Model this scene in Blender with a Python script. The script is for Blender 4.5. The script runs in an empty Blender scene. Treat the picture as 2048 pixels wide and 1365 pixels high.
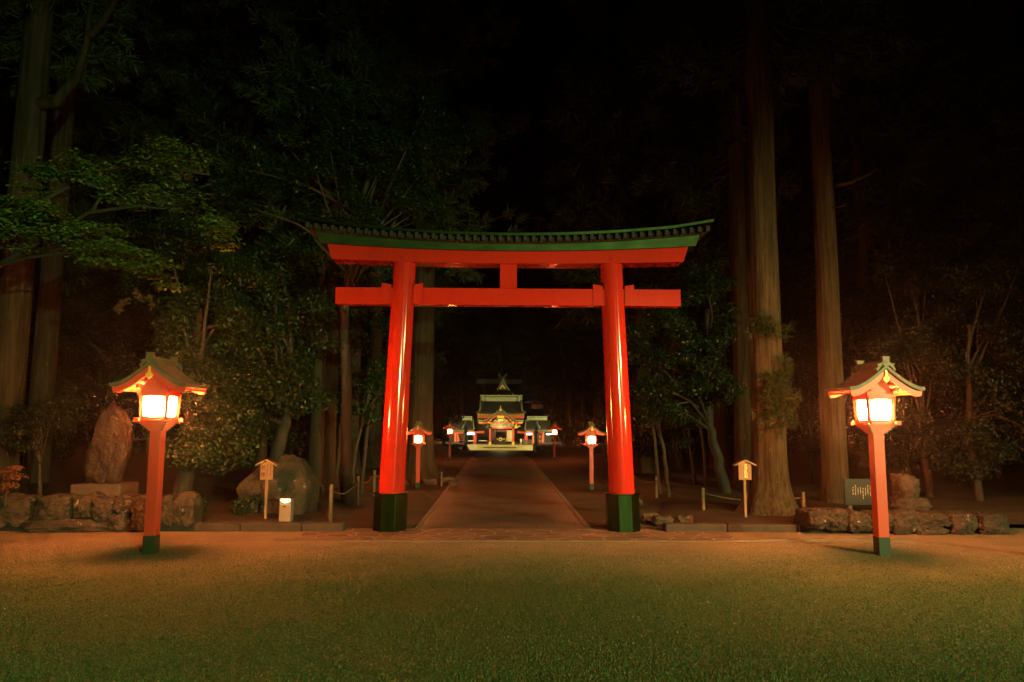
import bpy, math, random
import numpy as np
from mathutils import Vector, Matrix
random.seed(7); rng = np.random.default_rng(7)
SC = bpy.context.scene
COL = SC.collection
PI = math.pi
GLOW_HAZE = .0008
DENOISE = True

# ------------------------------------------------------------------ camera model (used to measure the place from the photograph)
FPX, EYE = 1400.0, 1.7
_p, _w, _r = math.atan(161/1400), math.radians(1.0), math.radians(0.25)
_F = Vector((math.sin(_w)*math.cos(_p), math.cos(_w)*math.cos(_p), math.sin(_p)))
_R0 = Vector((math.cos(_w), -math.sin(_w), 0)); _U0 = _R0.cross(_F)
_R = _R0*math.cos(_r) + _U0*math.sin(_r); _U = _U0*math.cos(_r) - _R0*math.sin(_r)
def ray(x, y): return _F + _R*((x-1024)/FPX) + _U*((682.5-y)/FPX)
def G(x, y, z=0.0):
    d = ray(x, y); t = (z-EYE)/d.z; return Vector((d.x*t, d.y*t, z))
def AT(x, y, Y):
    d = ray(x, y); t = Y/d.y; return Vector((d.x*t, Y, EYE+d.z*t))

# ------------------------------------------------------------------ materials
def new_mat(name):
    m = bpy.data.materials.new(name); m.use_nodes = True
    nt = m.node_tree; b = nt.nodes['Principled BSDF']
    return m, nt, b
def nd(nt, t, **k):
    n = nt.nodes.new(t)
    for a, v in k.items():
        if a.startswith('i_'): n.inputs[a[2:].replace('_', ' ')].default_value = v
        else: setattr(n, a, v)
    return n
def ramp(nt, stops):
    n = nt.nodes.new('ShaderNodeValToRGB'); e = n.color_ramp.elements
    while len(e) < len(stops): e.new(0.5)
    for q, (p, c) in zip(e, stops): q.position = p; q.color = (*c, 1)
    return n
def noise(nt, scale, detail=5, rough=.6, stretch=None, coord='Object'):
    tc = nt.nodes.new('ShaderNodeTexCoord'); n = nd(nt, 'ShaderNodeTexNoise', i_Scale=scale, i_Detail=detail, i_Roughness=rough)
    if stretch:
        mp = nt.nodes.new('ShaderNodeMapping'); mp.inputs['Scale'].default_value = stretch
        nt.links.new(tc.outputs[coord], mp.inputs[0]); nt.links.new(mp.outputs[0], n.inputs['Vector'])
    else: nt.links.new(tc.outputs[coord], n.inputs['Vector'])
    return n
def bump(nt, b, src, strength=.4, dist=.02):
    bp = nd(nt, 'ShaderNodeBump', i_Strength=strength, i_Distance=dist)
    nt.links.new(src, bp.inputs['Height']); nt.links.new(bp.outputs[0], b.inputs['Normal']); return bp
def mat_noise(name, stops, scale=6, rough=.6, bscale=None, bstr=.3, bdist=.01, stretch=None, spec=.5, metal=0, detail=6, coat=0):
    m, nt, b = new_mat(name)
    n = noise(nt, scale, detail, .6, stretch); r = ramp(nt, stops)
    nt.links.new(n.outputs['Fac'], r.inputs[0]); nt.links.new(r.outputs[0], b.inputs['Base Color'])
    b.inputs['Roughness'].default_value = rough; b.inputs['Specular IOR Level'].default_value = spec; b.inputs['Metallic'].default_value = metal
    if coat: b.inputs['Coat Weight'].default_value = coat; b.inputs['Coat Roughness'].default_value = .12
    if bscale:
        n2 = noise(nt, bscale, 8, .65, stretch); bump(nt, b, n2.outputs['Fac'], bstr, bdist)
    return m
def mat_emit(name, col, strength):
    m, nt, b = new_mat(name)
    b.inputs['Base Color'].default_value = (*col, 1); b.inputs['Emission Color'].default_value = (*col, 1)
    b.inputs['Emission Strength'].default_value = strength; return m
def mat_paper(name, col, strength):
    # paper pane with the bulb behind its middle: brightest there, yellower towards the frame
    m, nt, b = new_mat(name); tc = nt.nodes.new('ShaderNodeTexCoord')
    d = nd(nt, 'ShaderNodeVectorMath', operation='DISTANCE'); nt.links.new(tc.outputs['Object'], d.inputs[0]); d.inputs[1].default_value = (0, 0, 1.9)
    r = nd(nt, 'ShaderNodeMapRange', interpolation_type='SMOOTHSTEP'); r.inputs['From Min'].default_value = .185; r.inputs['From Max'].default_value = .275
    r.inputs['To Min'].default_value = strength; r.inputs['To Max'].default_value = 9; nt.links.new(d.outputs['Value'], r.inputs['Value'])
    b.inputs['Base Color'].default_value = (.8, .7, .5, 1); b.inputs['Emission Color'].default_value = (*col, 1); nt.links.new(r.outputs['Result'], b.inputs['Emission Strength']); return m
def mat_bark(name, dark, light, sx=24, sz=.9, bstr=.9):
    m, nt, b = new_mat(name)
    n = noise(nt, 1.0, 8, .65, (sx, sx, sz)); r = ramp(nt, [(.32, dark), (.68, light)])
    n3 = noise(nt, 1.3, 4); mx = nd(nt, 'ShaderNodeMix', data_type='RGBA', blend_type='MULTIPLY')
    r3 = ramp(nt, [(.3, (.6, .62, .55)), (.7, (1.1, 1.1, 1.1))])
    nt.links.new(n3.outputs['Fac'], r3.inputs[0])
    nt.links.new(n.outputs['Fac'], r.inputs[0]); nt.links.new(r.outputs[0], mx.inputs['A']); nt.links.new(r3.outputs[0], mx.inputs['B'])
    mx.inputs['Factor'].default_value = .8
    nt.links.new(mx.outputs['Result'], b.inputs['Base Color']); fl = noise(nt, 1.0, 3, .5, (sx*5, sx*5, sz*5)); rf = ramp(nt, [(.66, (0, 0, 0)), (.74, (1, 1, 1))]); nt.links.new(fl.outputs['Fac'], rf.inputs[0])
    m2 = nd(nt, 'ShaderNodeMix', data_type='RGBA'); nt.links.new(rf.outputs[0], m2.inputs['Factor']); nt.links.new(mx.outputs['Result'], m2.inputs['A']); m2.inputs['B'].default_value = (light[0]*2.2, light[1]*2.2, light[2]*2, 1)
    nt.links.new(m2.outputs['Result'], b.inputs['Base Color']); b.inputs['Roughness'].default_value = .85
    b.inputs['Specular IOR Level'].default_value = .3
    n2 = noise(nt, 1.0, 10, .7, (sx*2.2, sx*2.2, sz*1.6)); bump(nt, b, n2.outputs['Fac'], bstr, .05)
    return m
def mat_leaf(name, stops, rough=.32, spec=.5):
    m, nt, b = new_mat(name)
    g = nt.nodes.new('ShaderNodeNewGeometry'); r = ramp(nt, stops)
    nt.links.new(g.outputs['Random Per Island'], r.inputs[0]); nt.links.new(r.outputs[0], b.inputs['Base Color'])
    b.inputs['Roughness'].default_value = rough; b.inputs['Specular IOR Level'].default_value = spec
    return m

M = {}
M['torii'] = mat_noise('vermilion_lacquer', [(.3, (0.3432, 0.0172, 0.0094)), (.7, (0.3900, 0.0234, 0.0125))], 3, .125, 5, .05, .004, stretch=(6, 6, .5), spec=.5)
M['lantern_red'] = mat_noise('orange_vermilion_paint', [(.3, (.56, .04, .016)), (.7, (.62, .05, .02))], 5, .42, 60, .12, .002, stretch=(1, 1, .12), spec=.7)
M['lantern_green'] = mat_noise('green_copper_shoe', [(.3, (0.0058, 0.0269, 0.0097)), (.7, (0.0097, 0.0385, 0.0135))], 7, .45)
M['black_copper'] = mat_noise('dark_copper_sheet', [(.25, (0.0082, 0.0164, 0.0055)), (.5, (0.0137, 0.0273, 0.0082)), (.75, (0.0218, 0.0382, 0.0123))], 3, .4, 9, .1, .004, stretch=(3, 3, .6), metal=.93, spec=.3)
M['pale_copper'] = mat_noise('pale_green_copper', [(.3, (.2, .23, .11)), (.7, (.3, .33, .17))], 5, .5)
M['shaded_red'] = mat_noise('shaded_red_wood', [(.3, (.12, .018, .008)), (.7, (.15, .025, .01))], 5, .6)  # shrine vermilion darkened, so the rear side walls' shade is in the colour
M['copper'] = mat_noise('verdigris_copper', [(.25, (0.0168, 0.0392, 0.0140)), (.5, (0.0308, 0.0672, 0.0224)), (.75, (0.0504, 0.0952, 0.0337))], 4, .33, 12, .12, .004, stretch=(1, 1, 2.2), metal=.6, spec=.3)
M['roof_copper'] = mat_noise('weathered_copper_roof', [(.3, (.05, .055, .024)), (.7, (.09, .098, .045))], 5, .5, 20, .2, .004)
M['thatch'] = mat_noise('dark_bark_thatch', [(.3, (.02, .021, .011)), (.7, (.04, .04, .02))], 5, .8, 30, .3, .01)
M['roof_wood'] = mat_noise('brown_roof_shingle', [(.3, (.10, .065, .035)), (.7, (.19, .13, .07))], 8, .7, 30, .3, .004)
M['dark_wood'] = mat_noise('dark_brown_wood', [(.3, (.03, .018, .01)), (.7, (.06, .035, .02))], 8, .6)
M['lamp'] = mat_paper('lantern_window_glow', (1, .22, .05), 2300)
M['lamp_small'] = mat_paper('small_lantern_window_glow', (1, .22, .05), 620)
M['gold'] = mat_noise('gilded_metal', [(.3, (.7, .5, .08)), (.7, (.8, .62, .15))], 20, .35, metal=.3)
M['pale_wood'] = mat_noise('pale_sign_wood', [(.3, (0.1462, 0.1007, 0.0487)), (.7, (0.1949, 0.1392, 0.0696))], 4, .6, 20, .15, .003, stretch=(10, 10, .8))
M['ink'] = mat_noise('black_ink', [(.3, (.01, .008, .006)), (.7, (.02, .016, .012))], 8, .6)
M['green_paint'] = mat_noise('pale_green_lettering', [(.3, (0.4875, 1.0312, 0.4125)), (.7, (0.6750, 1.2375, 0.5250))], 8, .4)
M['pale_paint'] = mat_noise('pale_lettering', [(.3, (.5, .45, .35)), (.7, (.6, .55, .42))], 8, .4)
M['board'] = mat_noise('dark_notice_panel', [(.3, (0.0075, 0.0090, 0.0084)), (.7, (0.0120, 0.0135, 0.0120))], 5, .35)
M['steel'] = mat_noise('brushed_steel', [(.3, (0.2500, 0.2400, 0.2100)), (.7, (0.3100, 0.3000, 0.2700))], 6, .4, metal=.35)
M['foot_lamp'] = mat_emit('foot_lamp_glow', (1, .92, .35), 5)
M['tube'] = mat_emit('fluorescent_tube', (1, .88, .95), 14)
M['stone'] = mat_noise('lichened_stone', [(.25, (0.0122, 0.0105, 0.0077)), (.5, (0.0279, 0.0251, 0.0181)), (.62, (0.0384, 0.0348, 0.0261)), (.72, (0.0628, 0.0593, 0.0471))], 5, .8, 12, .9, .05, detail=10)
M['stone_moss'] = mat_noise('mossy_stone', [(.2, (0.0100, 0.0139, 0.0061)), (.45, (0.0235, 0.0246, 0.0146)), (.6, (0.0374, 0.0342, 0.0235)), (.74, (0.0649, 0.0610, 0.0453))], 4, .85, 10, .9, .05, detail=10)
M['slab_stone'] = mat_noise('brown_standing_stone', [(.25, (0.0047, 0.0037, 0.0024)), (.5, (0.0087, 0.0070, 0.0047)), (.66, (0.0134, 0.0110, 0.0074)), (.75, (0.0228, 0.0181, 0.0114))], 2.6, .6, 7, .9, .06, detail=10, stretch=(1, 1, .8))
M['grey_stone'] = mat_noise('plain_grey_stone', [(.3, (0.0392, 0.0367, 0.0294)), (.7, (0.0637, 0.0598, 0.0490))], 9, .8, 30, .4, .01)
M['edge'] = mat_noise('dark_edge_stone', [(.3, (.03, .025, .017)), (.7, (.08, .068, .045))], 6, .85, 20, .8, .03)
M['edging'] = mat_noise('pale_edging_stone', [(.3, (0.1240, 0.1023, 0.0713)), (.7, (0.1860, 0.1550, 0.1116))], 7, .8, 30, .4, .006)
M['kerb_pale'] = mat_noise('pale_kerb_stone', [(.3, (.1, .085, .06)), (.7, (.16, .14, .1))], 7, .8, 30, .4, .006)
M['kerb'] = mat_noise('kerb_stone', [(.3, (0.0257, 0.0236, 0.0183)), (.7, (0.0429, 0.0386, 0.0300))], 7, .85, 30, .5, .01)
M['bark'] = mat_bark('cedar_bark', (.012, .0105, .0055), (.095, .082, .042))
M['bark_dim'] = mat_bark('dimmed_cedar_bark', (.009, .0075, .0045), (.05, .043, .024), 9, .7)  # cedar bark with its colour darkened to stand for lamplight that barely reaches it
M['bark_smooth'] = mat_noise('smooth_grey_bark', [(.3, (0.0145, 0.0132, 0.0083)), (.7, (0.0351, 0.0289, 0.0186))], 4, .8, 14, .5, .02, stretch=(1, 1, .5))
M['leaf'] = mat_leaf('glossy_evergreen_leaf', [(0, (0.0034, 0.0145, 0.0040)), (.5, (0.0069, 0.0257, 0.0059)), (.93, (0.0138, 0.0374, 0.0101)), (1, (0.0255, 0.0410, 0.0137))], .42, .22)
M['leaf_dim'] = mat_leaf('dimmed_leaf', [(0, (0.0021, 0.0070, 0.0022)), (.6, (0.0041, 0.0117, 0.0037)), (1, (0.0114, 0.0164, 0.0058))], .48, .2)  # leaf colour lowered to stand for foliage the lamps hardly light
M['maple'] = mat_leaf('green_maple_leaf', [(0, (.05, .12, .02)), (.6, (.10, .19, .035)), (.95, (.15, .2, .05)), (1, (.28, .16, .05))], .5, .4)
M['dead_leaf'] = mat_leaf('withered_brown_leaf', [(0, (0.0660, 0.0297, 0.0099)), (1, (0.1122, 0.0561, 0.0198))], .7, .2)
M['needle'] = mat_leaf('cedar_needle', [(0, (0.0112, 0.0272, 0.0096)), (.6, (0.0208, 0.0448, 0.0128)), (.92, (0.0320, 0.0560, 0.0160)), (1, (0.0720, 0.0480, 0.0200))], .55, .3)
M['rope'] = mat_noise('straw_rope', [(.3, (0.0600, 0.0450, 0.0270)), (.7, (0.0960, 0.0750, 0.0450))], 40, .9)
M['post_wood'] = mat_noise('weathered_post', [(.3, (0.0833, 0.0625, 0.0351)), (.7, (0.1416, 0.1083, 0.0625))], 8, .8, 30, .3, .005)
M['shrine_red'] = mat_noise('shrine_vermilion', [(.3, (.5, .07, .025)), (.7, (.58, .1, .035))], 3, .4)
M['shrine_dark'] = mat_noise('dark_interior_wood', [(.3, (.012, .008, .006)), (.7, (.022, .014, .01))], 3, .6)
M['cream'] = mat_noise('cream_plaster', [(.3, (.6, .55, .36)), (.7, (.68, .62, .42))], 3, .7)
M['carving'] = mat_noise('painted_carving', [(.3, (.03, .07, .06)), (.45, (.12, .3, .24)), (.55, (.55, .5, .25)), (.65, (.5, .1, .04)), (.75, (.1, .25, .2))], 3.2, .5, 7, .6, .05, detail=3)
M['terrace'] = mat_noise('pale_terrace_stone', [(.3, (.4, .34, .16)), (.7, (.5, .43, .22))], 2, .7)
M['silhouette'] = mat_noise('silhouette_dark', [(.3, (0.0090, 0.0084, 0.0066)), (.7, (0.0150, 0.0138, 0.0108))], 5, .8, 20, .4, .02)  # near-black tone paints in the unlit silhouette of stone lanterns, rafter ends, rear ridge

# gravel: fine grit, darker damp patches
def moss_mask(nt):
    # turf creeps over the gravel towards the open square (smaller y)
    g = nt.nodes.new('ShaderNodeNewGeometry'); sp = nt.nodes.new('ShaderNodeSeparateXYZ'); nt.links.new(g.outputs['Position'], sp.inputs[0])
    n = nd(nt, 'ShaderNodeTexNoise', i_Scale=.9, i_Detail=8, i_Roughness=.72); nt.links.new(g.outputs['Position'], n.inputs['Vector'])
    a = nd(nt, 'ShaderNodeMath', operation='MULTIPLY_ADD'); a.inputs[1].default_value = 2.6; nt.links.new(n.outputs['Fac'], a.inputs[0])
    b = nd(nt, 'ShaderNodeMath', operation='MULTIPLY_ADD'); b.inputs[1].default_value = -1.0; nt.links.new(sp.outputs['Y'], b.inputs[0]); b.inputs[2].default_value = 0
    nt.links.new(b.outputs[0], a.inputs[2])
    r = nd(nt, 'ShaderNodeMapRange'); r.inputs['From Min'].default_value = -9.0; r.inputs['From Max'].default_value = -6.2; nt.links.new(a.outputs[0], r.inputs['Value'])
    return r.outputs['Result']
def add_moss(nt, b, col_out, moss):
    mx = nd(nt, 'ShaderNodeMix', data_type='RGBA'); nt.links.new(moss_mask(nt), mx.inputs['Factor'])
    nt.links.new(col_out, mx.inputs['A']); 
    if hasattr(moss, 'links'): nt.links.new(moss, mx.inputs['B'])
    else: mx.inputs['B'].default_value = (*moss, 1)
    nt.links.new(mx.outputs['Result'], b.inputs['Base Color'])
def ground_mat(name, a, b_, c, patch):
    m, nt, b = new_mat(name)
    n1 = noise(nt, 130, 6, .7); n2 = noise(nt, 1.1, 6, .65, (1, 1.6, 1)); n3 = noise(nt, 26, 5, .7)
    r1 = ramp(nt, [(.25, a), (.5, b_), (.75, c)]); nt.links.new(n1.outputs['Fac'], r1.inputs[0])
    r2 = ramp(nt, [(.3, patch), (.62, (1, 1, 1))]); nt.links.new(n2.outputs['Fac'], r2.inputs[0])
    n4 = noise(nt, 48, 4, .8); r4 = ramp(nt, [(.34, (.45, .45, .45)), (.5, (.95, .95, .95)), (.66, (1.4, 1.4, 1.4))]); nt.links.new(n4.outputs['Fac'], r4.inputs[0])
    m4 = nd(nt, 'ShaderNodeMix', data_type='RGBA', blend_type='MULTIPLY'); m4.inputs['Factor'].default_value = 1; nt.links.new(r1.outputs[0], m4.inputs['A']); nt.links.new(r4.outputs[0], m4.inputs['B'])
    mx = nd(nt, 'ShaderNodeMix', data_type='RGBA', blend_type='MULTIPLY'); mx.inputs['Factor'].default_value = 1
    nt.links.new(m4.outputs['Result'], mx.inputs['A']); nt.links.new(r2.outputs[0], mx.inputs['B'])
    nt.links.new(mx.outputs['Result'], b.inputs['Base Color'])
    b.inputs['Roughness'].default_value = .9; b.inputs['Specular IOR Level'].default_value = .25
    ad = nd(nt, 'ShaderNodeMath', operation='MULTIPLY_ADD'); ad.inputs[1].default_value = 2.0
    nt.links.new(n3.outputs['Fac'], ad.inputs[0]); nt.links.new(n1.outputs['Fac'], ad.inputs[2])
    bump(nt, b, ad.outputs[0], .9, .018)
    return m
M['gravel'] = ground_mat('gravel', (.16, .13, .085), (.28, .232, .152), (.39, .33, .225), (.72, .74, .68))
def lichen(key, col, sc, thr):
    m = M[key]; nt = m.node_tree; b = nt.nodes['Principled BSDF']; src = b.inputs['Base Color'].links[0].from_socket
    fine = noise(nt, 34, 8, .8); rf = ramp(nt, [(.32, (.35, .35, .35)), (.5, (1, 1, 1)), (.68, (1.7, 1.7, 1.7))]); nt.links.new(fine.outputs['Fac'], rf.inputs[0])
    mm = nd(nt, 'ShaderNodeMix', data_type='RGBA', blend_type='MULTIPLY'); mm.inputs['Factor'].default_value = 1; nt.links.new(src, mm.inputs['A']); nt.links.new(rf.outputs[0], mm.inputs['B'])
    n = noise(nt, sc, 3, .6); r = ramp(nt, [(thr, (0, 0, 0)), (thr+.03, (1, 1, 1))]); nt.links.new(n.outputs['Fac'], r.inputs[0])
    m2 = nd(nt, 'ShaderNodeMix', data_type='RGBA'); nt.links.new(r.outputs[0], m2.inputs['Factor']); nt.links.new(mm.outputs['Result'], m2.inputs['A']); m2.inputs['B'].default_value = (*col, 1); nt.links.new(m2.outputs['Result'], b.inputs['Base Color'])
lichen('stone', (.2, .17, .1), 11, .66); lichen('stone_moss', (.19, .18, .1), 9, .66); lichen('slab_stone', (.09, .072, .045), 6, .68); lichen('edge', (.12, .1, .07), 12, .7)
m_ = M['gravel']; nt_ = m_.node_tree; b_ = nt_.nodes['Principled BSDF']; src = b_.inputs['Base Color'].links[0].from_socket
r_ = ramp(nt_, [(.3, (.027, .054, .018)), (.6, (.066, .12, .04)), (.8, (.11, .175, .06))]); n_ = noise(nt_, 30, 8, .8); nt_.links.new(n_.outputs['Fac'], r_.inputs[0]); add_moss(nt_, b_, src, r_.outputs[0])
M['verge'] = ground_mat('verge_earth', (.04, .032, .022), (.075, .06, .042), (.12, .1, .07), (.6, .62, .5))
M['soil'] = ground_mat('forest_soil', (.03, .022, .014), (.06, .045, .03), (.1, .075, .05), (.6, .62, .5))
M['pebble'] = mat_leaf('pebble', [(0, (.13, .11, .075)), (.5, (.27, .225, .15)), (1, (.39, .34, .23))], .85, .2)
m_ = M['pebble']; nt_ = m_.node_tree; b_ = nt_.nodes['Principled BSDF']; src = b_.inputs['Base Color'].links[0].from_socket
g_ = nt_.nodes.new('ShaderNodeNewGeometry'); r_ = ramp(nt_, [(0, (.024, .052, .016)), (.6, (.064, .12, .042)), (1, (.115, .175, .07))]); nt_.links.new(g_.outputs['Random Per Island'], r_.inputs[0]); add_moss(nt_, b_, src, r_.outputs[0])
M['turf'] = mat_leaf('short_turf', [(0, (.022, .05, .014)), (.5, (.056, .112, .032)), (.9, (.095, .16, .05)), (1, (.15, .19, .085))], .5, .3)
def flag_mat():
    m, nt, b = new_mat('crazy_paving')
    tc = nt.nodes.new('ShaderNodeTexCoord'); nz = noise(nt, 3, 3)
    mp = nt.nodes.new('ShaderNodeMapping'); mp.inputs['Scale'].default_value = (1, 1.35, 1)
    mxv = nd(nt, 'ShaderNodeMix', data_type='RGBA'); mxv.inputs['Factor'].default_value = .08
    nt.links.new(tc.outputs['Object'], mp.inputs[0]); nt.links.new(mp.outputs[0], mxv.inputs['A']); nt.links.new(nz.outputs['Color'], mxv.inputs['B'])
    v = nd(nt, 'ShaderNodeTexVoronoi', feature='DISTANCE_TO_EDGE', i_Scale=3.3); v2 = nd(nt, 'ShaderNodeTexVoronoi', i_Scale=3.3)
    for q in (v, v2): nt.links.new(mxv.outputs['Result'], q.inputs['Vector'])
    r = ramp(nt, [(.02, (.3, .23, .16)), (.05, (0, 0, 0))]); nt.links.new(v.outputs['Distance'], r.inputs[0])
    sep = nt.nodes.new('ShaderNodeSeparateColor'); nt.links.new(v2.outputs['Color'], sep.inputs[0])
    r2 = ramp(nt, [(0, (.075, .055, .042)), (1, (.16, .12, .09))]); nt.links.new(sep.outputs[0], r2.inputs[0])
    mx = nd(nt, 'ShaderNodeMix', data_type='RGBA', blend_type='LIGHTEN'); mx.inputs['Factor'].default_value = 1
    nt.links.new(r2.outputs[0], mx.inputs['A']); nt.links.new(r.outputs[0], mx.inputs['B']); nt.links.new(mx.outputs['Result'], b.inputs['Base Color'])
    b.inputs['Roughness'].default_value = .65
    n = noise(nt, 40, 6); bump(nt, b, n.outputs['Fac'], .5, .01); return m
M['flag'] = flag_mat()
def slab_mat():
    m, nt, b = new_mat('path_slabs')
    tc = nt.nodes.new('ShaderNodeTexCoord')
    br = nt.nodes.new('ShaderNodeTexBrick'); br.inputs['Scale'].default_value = 1; br.inputs['Brick Width'].default_value = .62; br.inputs['Row Height'].default_value = .46
    br.inputs['Mortar Size'].default_value = .006; br.inputs['Color1'].default_value = (.05, .04, .028, 1); br.inputs['Color2'].default_value = (.1, .082, .058, 1); br.inputs['Mortar'].default_value = (.03, .022, .015, 1)
    br.inputs['Bias'].default_value = .25
    nt.links.new(tc.outputs['Object'], br.inputs['Vector'])
    n = noise(nt, 3.2, 8, .7); r = ramp(nt, [(.3, (.72, .72, .7)), (.7, (1.15, 1.15, 1.15))]); nt.links.new(n.outputs['Fac'], r.inputs[0])
    mx = nd(nt, 'ShaderNodeMix', data_type='RGBA', blend_type='MULTIPLY'); mx.inputs['Factor'].default_value = 1
    nt.links.new(br.outputs['Color'], mx.inputs['A']); nt.links.new(r.outputs[0], mx.inputs['B']); nt.links.new(mx.outputs['Result'], b.inputs['Base Color'])
    b.inputs['Roughness'].default_value = .6
    n2 = noise(nt, 45, 6); bump(nt, b, n2.outputs['Fac'], .35, .008); return m
M['slab'] = slab_mat()

# ------------------------------------------------------------------ mesh building
class MB:
    def __init__(s): s.v = []; s.f = []
    def add(s, vs, fs):
        o = len(s.v); s.v += [tuple(v) for v in vs]; s.f += [tuple(i+o for i in f) for f in fs]; return s
    def box(s, c, size, rot=None, taper=None):
        hx, hy, hz = size[0]/2, size[1]/2, size[2]/2; t = taper or (1, 1)
        vs = [Vector((sx*hx*(t[0] if sz > 0 else 1), sy*hy*(t[1] if sz > 0 else 1), sz*hz)) for sz in (-1, 1) for sx, sy in ((-1, -1), (1, -1), (1, 1), (-1, 1))]
        if rot is not None: vs = [rot @ v for v in vs]
        c = Vector(c)
        return s.add([v+c for v in vs], [(3, 2, 1, 0), (4, 5, 6, 7), (0, 1, 5, 4), (1, 2, 6, 5), (2, 3, 7, 6), (3, 0, 4, 7)])
    def bb(s, x0, x1, y0, y1, z0, z1): return s.box(((x0+x1)/2, (y0+y1)/2, (z0+z1)/2), (abs(x1-x0), abs(y1-y0), abs(z1-z0)))
    def tube(s, pts, rad, seg=8, caps=True):
        pts = [Vector(p) for p in pts]
        if not hasattr(rad, '__len__'): rad = [rad]*len(pts)
        vs = []; up = Vector((0.13, .97, .2))
        for i, p in enumerate(pts):
            d = (pts[min(i+1, len(pts)-1)] - pts[max(i-1, 0)]).normalized()
            a = d.cross(up).normalized(); b = d.cross(a)
            for k in range(seg):
                t = 2*PI*k/seg; vs.append(p + (a*math.cos(t)+b*math.sin(t))*rad[i])
        fs = [(i*seg+k, i*seg+(k+1) % seg, (i+1)*seg+(k+1) % seg, (i+1)*seg+k) for i in range(len(pts)-1) for k in range(seg)]
        if caps: fs += [tuple(range(seg)), tuple(range((len(pts)-1)*seg, len(pts)*seg))[::-1]]
        return s.add(vs, fs)
    def ngon(s, cx, cy, z0, z1, r0, r1, n, off=0.0, sh=(0, 0)):
        vs = [(cx+r0*math.cos(off+2*PI*k/n), cy+r0*math.sin(off+2*PI*k/n), z0) for k in range(n)] + \
             [(cx+sh[0]+r1*math.cos(off+2*PI*k/n), cy+sh[1]+r1*math.sin(off+2*PI*k/n), z1) for k in range(n)]
        return s.add(vs, [tuple(range(n))[::-1], tuple(range(n, 2*n))] + [(k, (k+1) % n, n+(k+1) % n, n+k) for k in range(n)])
    def strip(s, top, bot, y0, y1):
        # solid between two polylines in xz (same count), from y0 to y1
        n = len(top); vs = [(p[0], y0, p[1]) for p in top] + [(p[0], y0, p[1]) for p in bot] + [(p[0], y1, p[1]) for p in top] + [(p[0], y1, p[1]) for p in bot]
        fs = []
        for i in range(n-1):
            fs += [(i, n+i, n+i+1, i+1), (2*n+i, 2*n+i+1, 3*n+i+1, 3*n+i), (i, i+1, 2*n+i+1, 2*n+i), (n+i, 3*n+i, 3*n+i+1, n+i+1)]
        fs += [(0, 2*n, 3*n, n), (n-1, 2*n-1, 4*n-1, 3*n-1)]
        return s.add(vs, fs)
    def poly(s, pts, y0, y1):
        n = len(pts); return s.add([(p[0], y0, p[1]) for p in pts]+[(p[0], y1, p[1]) for p in pts],
            [tuple(range(n)), tuple(range(n, 2*n))[::-1]]+[(k, n+k, n+(k+1) % n, (k+1) % n) for k in range(n)])
    def build(s, name, mat, parent=None, smooth=False, bevel=0):
        me = bpy.data.meshes.new(name); me.from_pydata(s.v, [], s.f)
        import bmesh
        bm = bmesh.new(); bm.from_mesh(me); bmesh.ops.recalc_face_normals(bm, faces=bm.faces[:])
        if bevel: bmesh.ops.bevel(bm, geom=bm.edges[:], offset=bevel, segments=1, affect='EDGES', clamp_overlap=True)
        bm.to_mesh(me); bm.free()
        if smooth: me.polygons.foreach_set('use_smooth', [True]*len(me.polygons))
        me.materials.append(M[mat]); o = bpy.data.objects.new(name, me); COL.objects.link(o)
        if parent: o.parent = parent
        return o
def np_mesh(name, verts, k, mat, parent=None):
    """verts: (n*k,3) array, faces of k corners each"""
    me = bpy.data.meshes.new(name); nv = len(verts); nf = nv//k
    me.vertices.add(nv); me.vertices.foreach_set('co', verts.astype(np.float32).ravel())
    me.loops.add(nv); me.loops.foreach_set('vertex_index', np.arange(nv, dtype=np.int32))
    me.polygons.add(nf); me.polygons.foreach_set('loop_start', np.arange(0, nv, k, dtype=np.int32)); 
    me.update(calc_edges=True); me.materials.append(M[mat])
    o = bpy.data.objects.new(name, me); COL.objects.link(o)
    if parent: o.parent = parent
    return o
def tag(o, label, cat, group=None, kind=None):
    o['label'] = label; o['category'] = cat
    if group: o['group'] = group
    if kind: o['kind'] = kind
    return o
def thing(name, label, cat, loc=(0, 0, 0), rz=0, group=None, sc=1):
    o = bpy.data.objects.new(name, None); COL.objects.link(o); o.location = loc; o.rotation_euler = (0, 0, rz); o.scale = (sc,)*3
    o.empty_display_size = .2
    return tag(o, label, cat, group)
def structure(o): o['kind'] = 'structure'; return o
def dup(root, loc, rz=0, sc=None, label=None, group=None, mats=None):
    r = root.copy(); COL.objects.link(r); r.location = loc; r.rotation_euler = (0, 0, rz)
    if sc: r.scale = (sc,)*3 if not hasattr(sc, '__len__') else sc
    if label: r['label'] = label
    if group: r['group'] = group
    def rec(a, b):
        for ch in list(a.children):
            c = ch.copy(); COL.objects.link(c); c.parent = b
            if mats and ch.name.split('.')[0] in mats: c.data = mats[ch.name.split('.')[0]]
            rec(ch, c)
    rec(root, r); return r

def textpart(name, chars, size, mat, parent, loc, step=None, depth=.004):
    """vertical lettering: one mesh of all characters, drawn in the xz plane facing -y"""
    dg = None; mb = MB()
    for i, ch in enumerate(chars):
        cu = bpy.data.curves.new('glyph', 'FONT'); cu.body = ch; cu.size = size; cu.align_x = 'CENTER'; cu.align_y = 'CENTER'; cu.extrude = depth/2; cu.resolution_u = 3
        ob = bpy.data.objects.new('glyph', cu); COL.objects.link(ob)
        dg = bpy.context.evaluated_depsgraph_get(); me = ob.evaluated_get(dg).to_mesh()
        mb.add([(v.co.x, -v.co.z, v.co.y - i*(step or size)) for v in me.vertices], [tuple(p.vertices) for p in me.polygons])
        ob.evaluated_get(dg).to_mesh_clear(); bpy.data.objects.remove(ob); bpy.data.curves.remove(cu)
    o = mb.build(name, mat, parent); o.location = loc; return o

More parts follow.
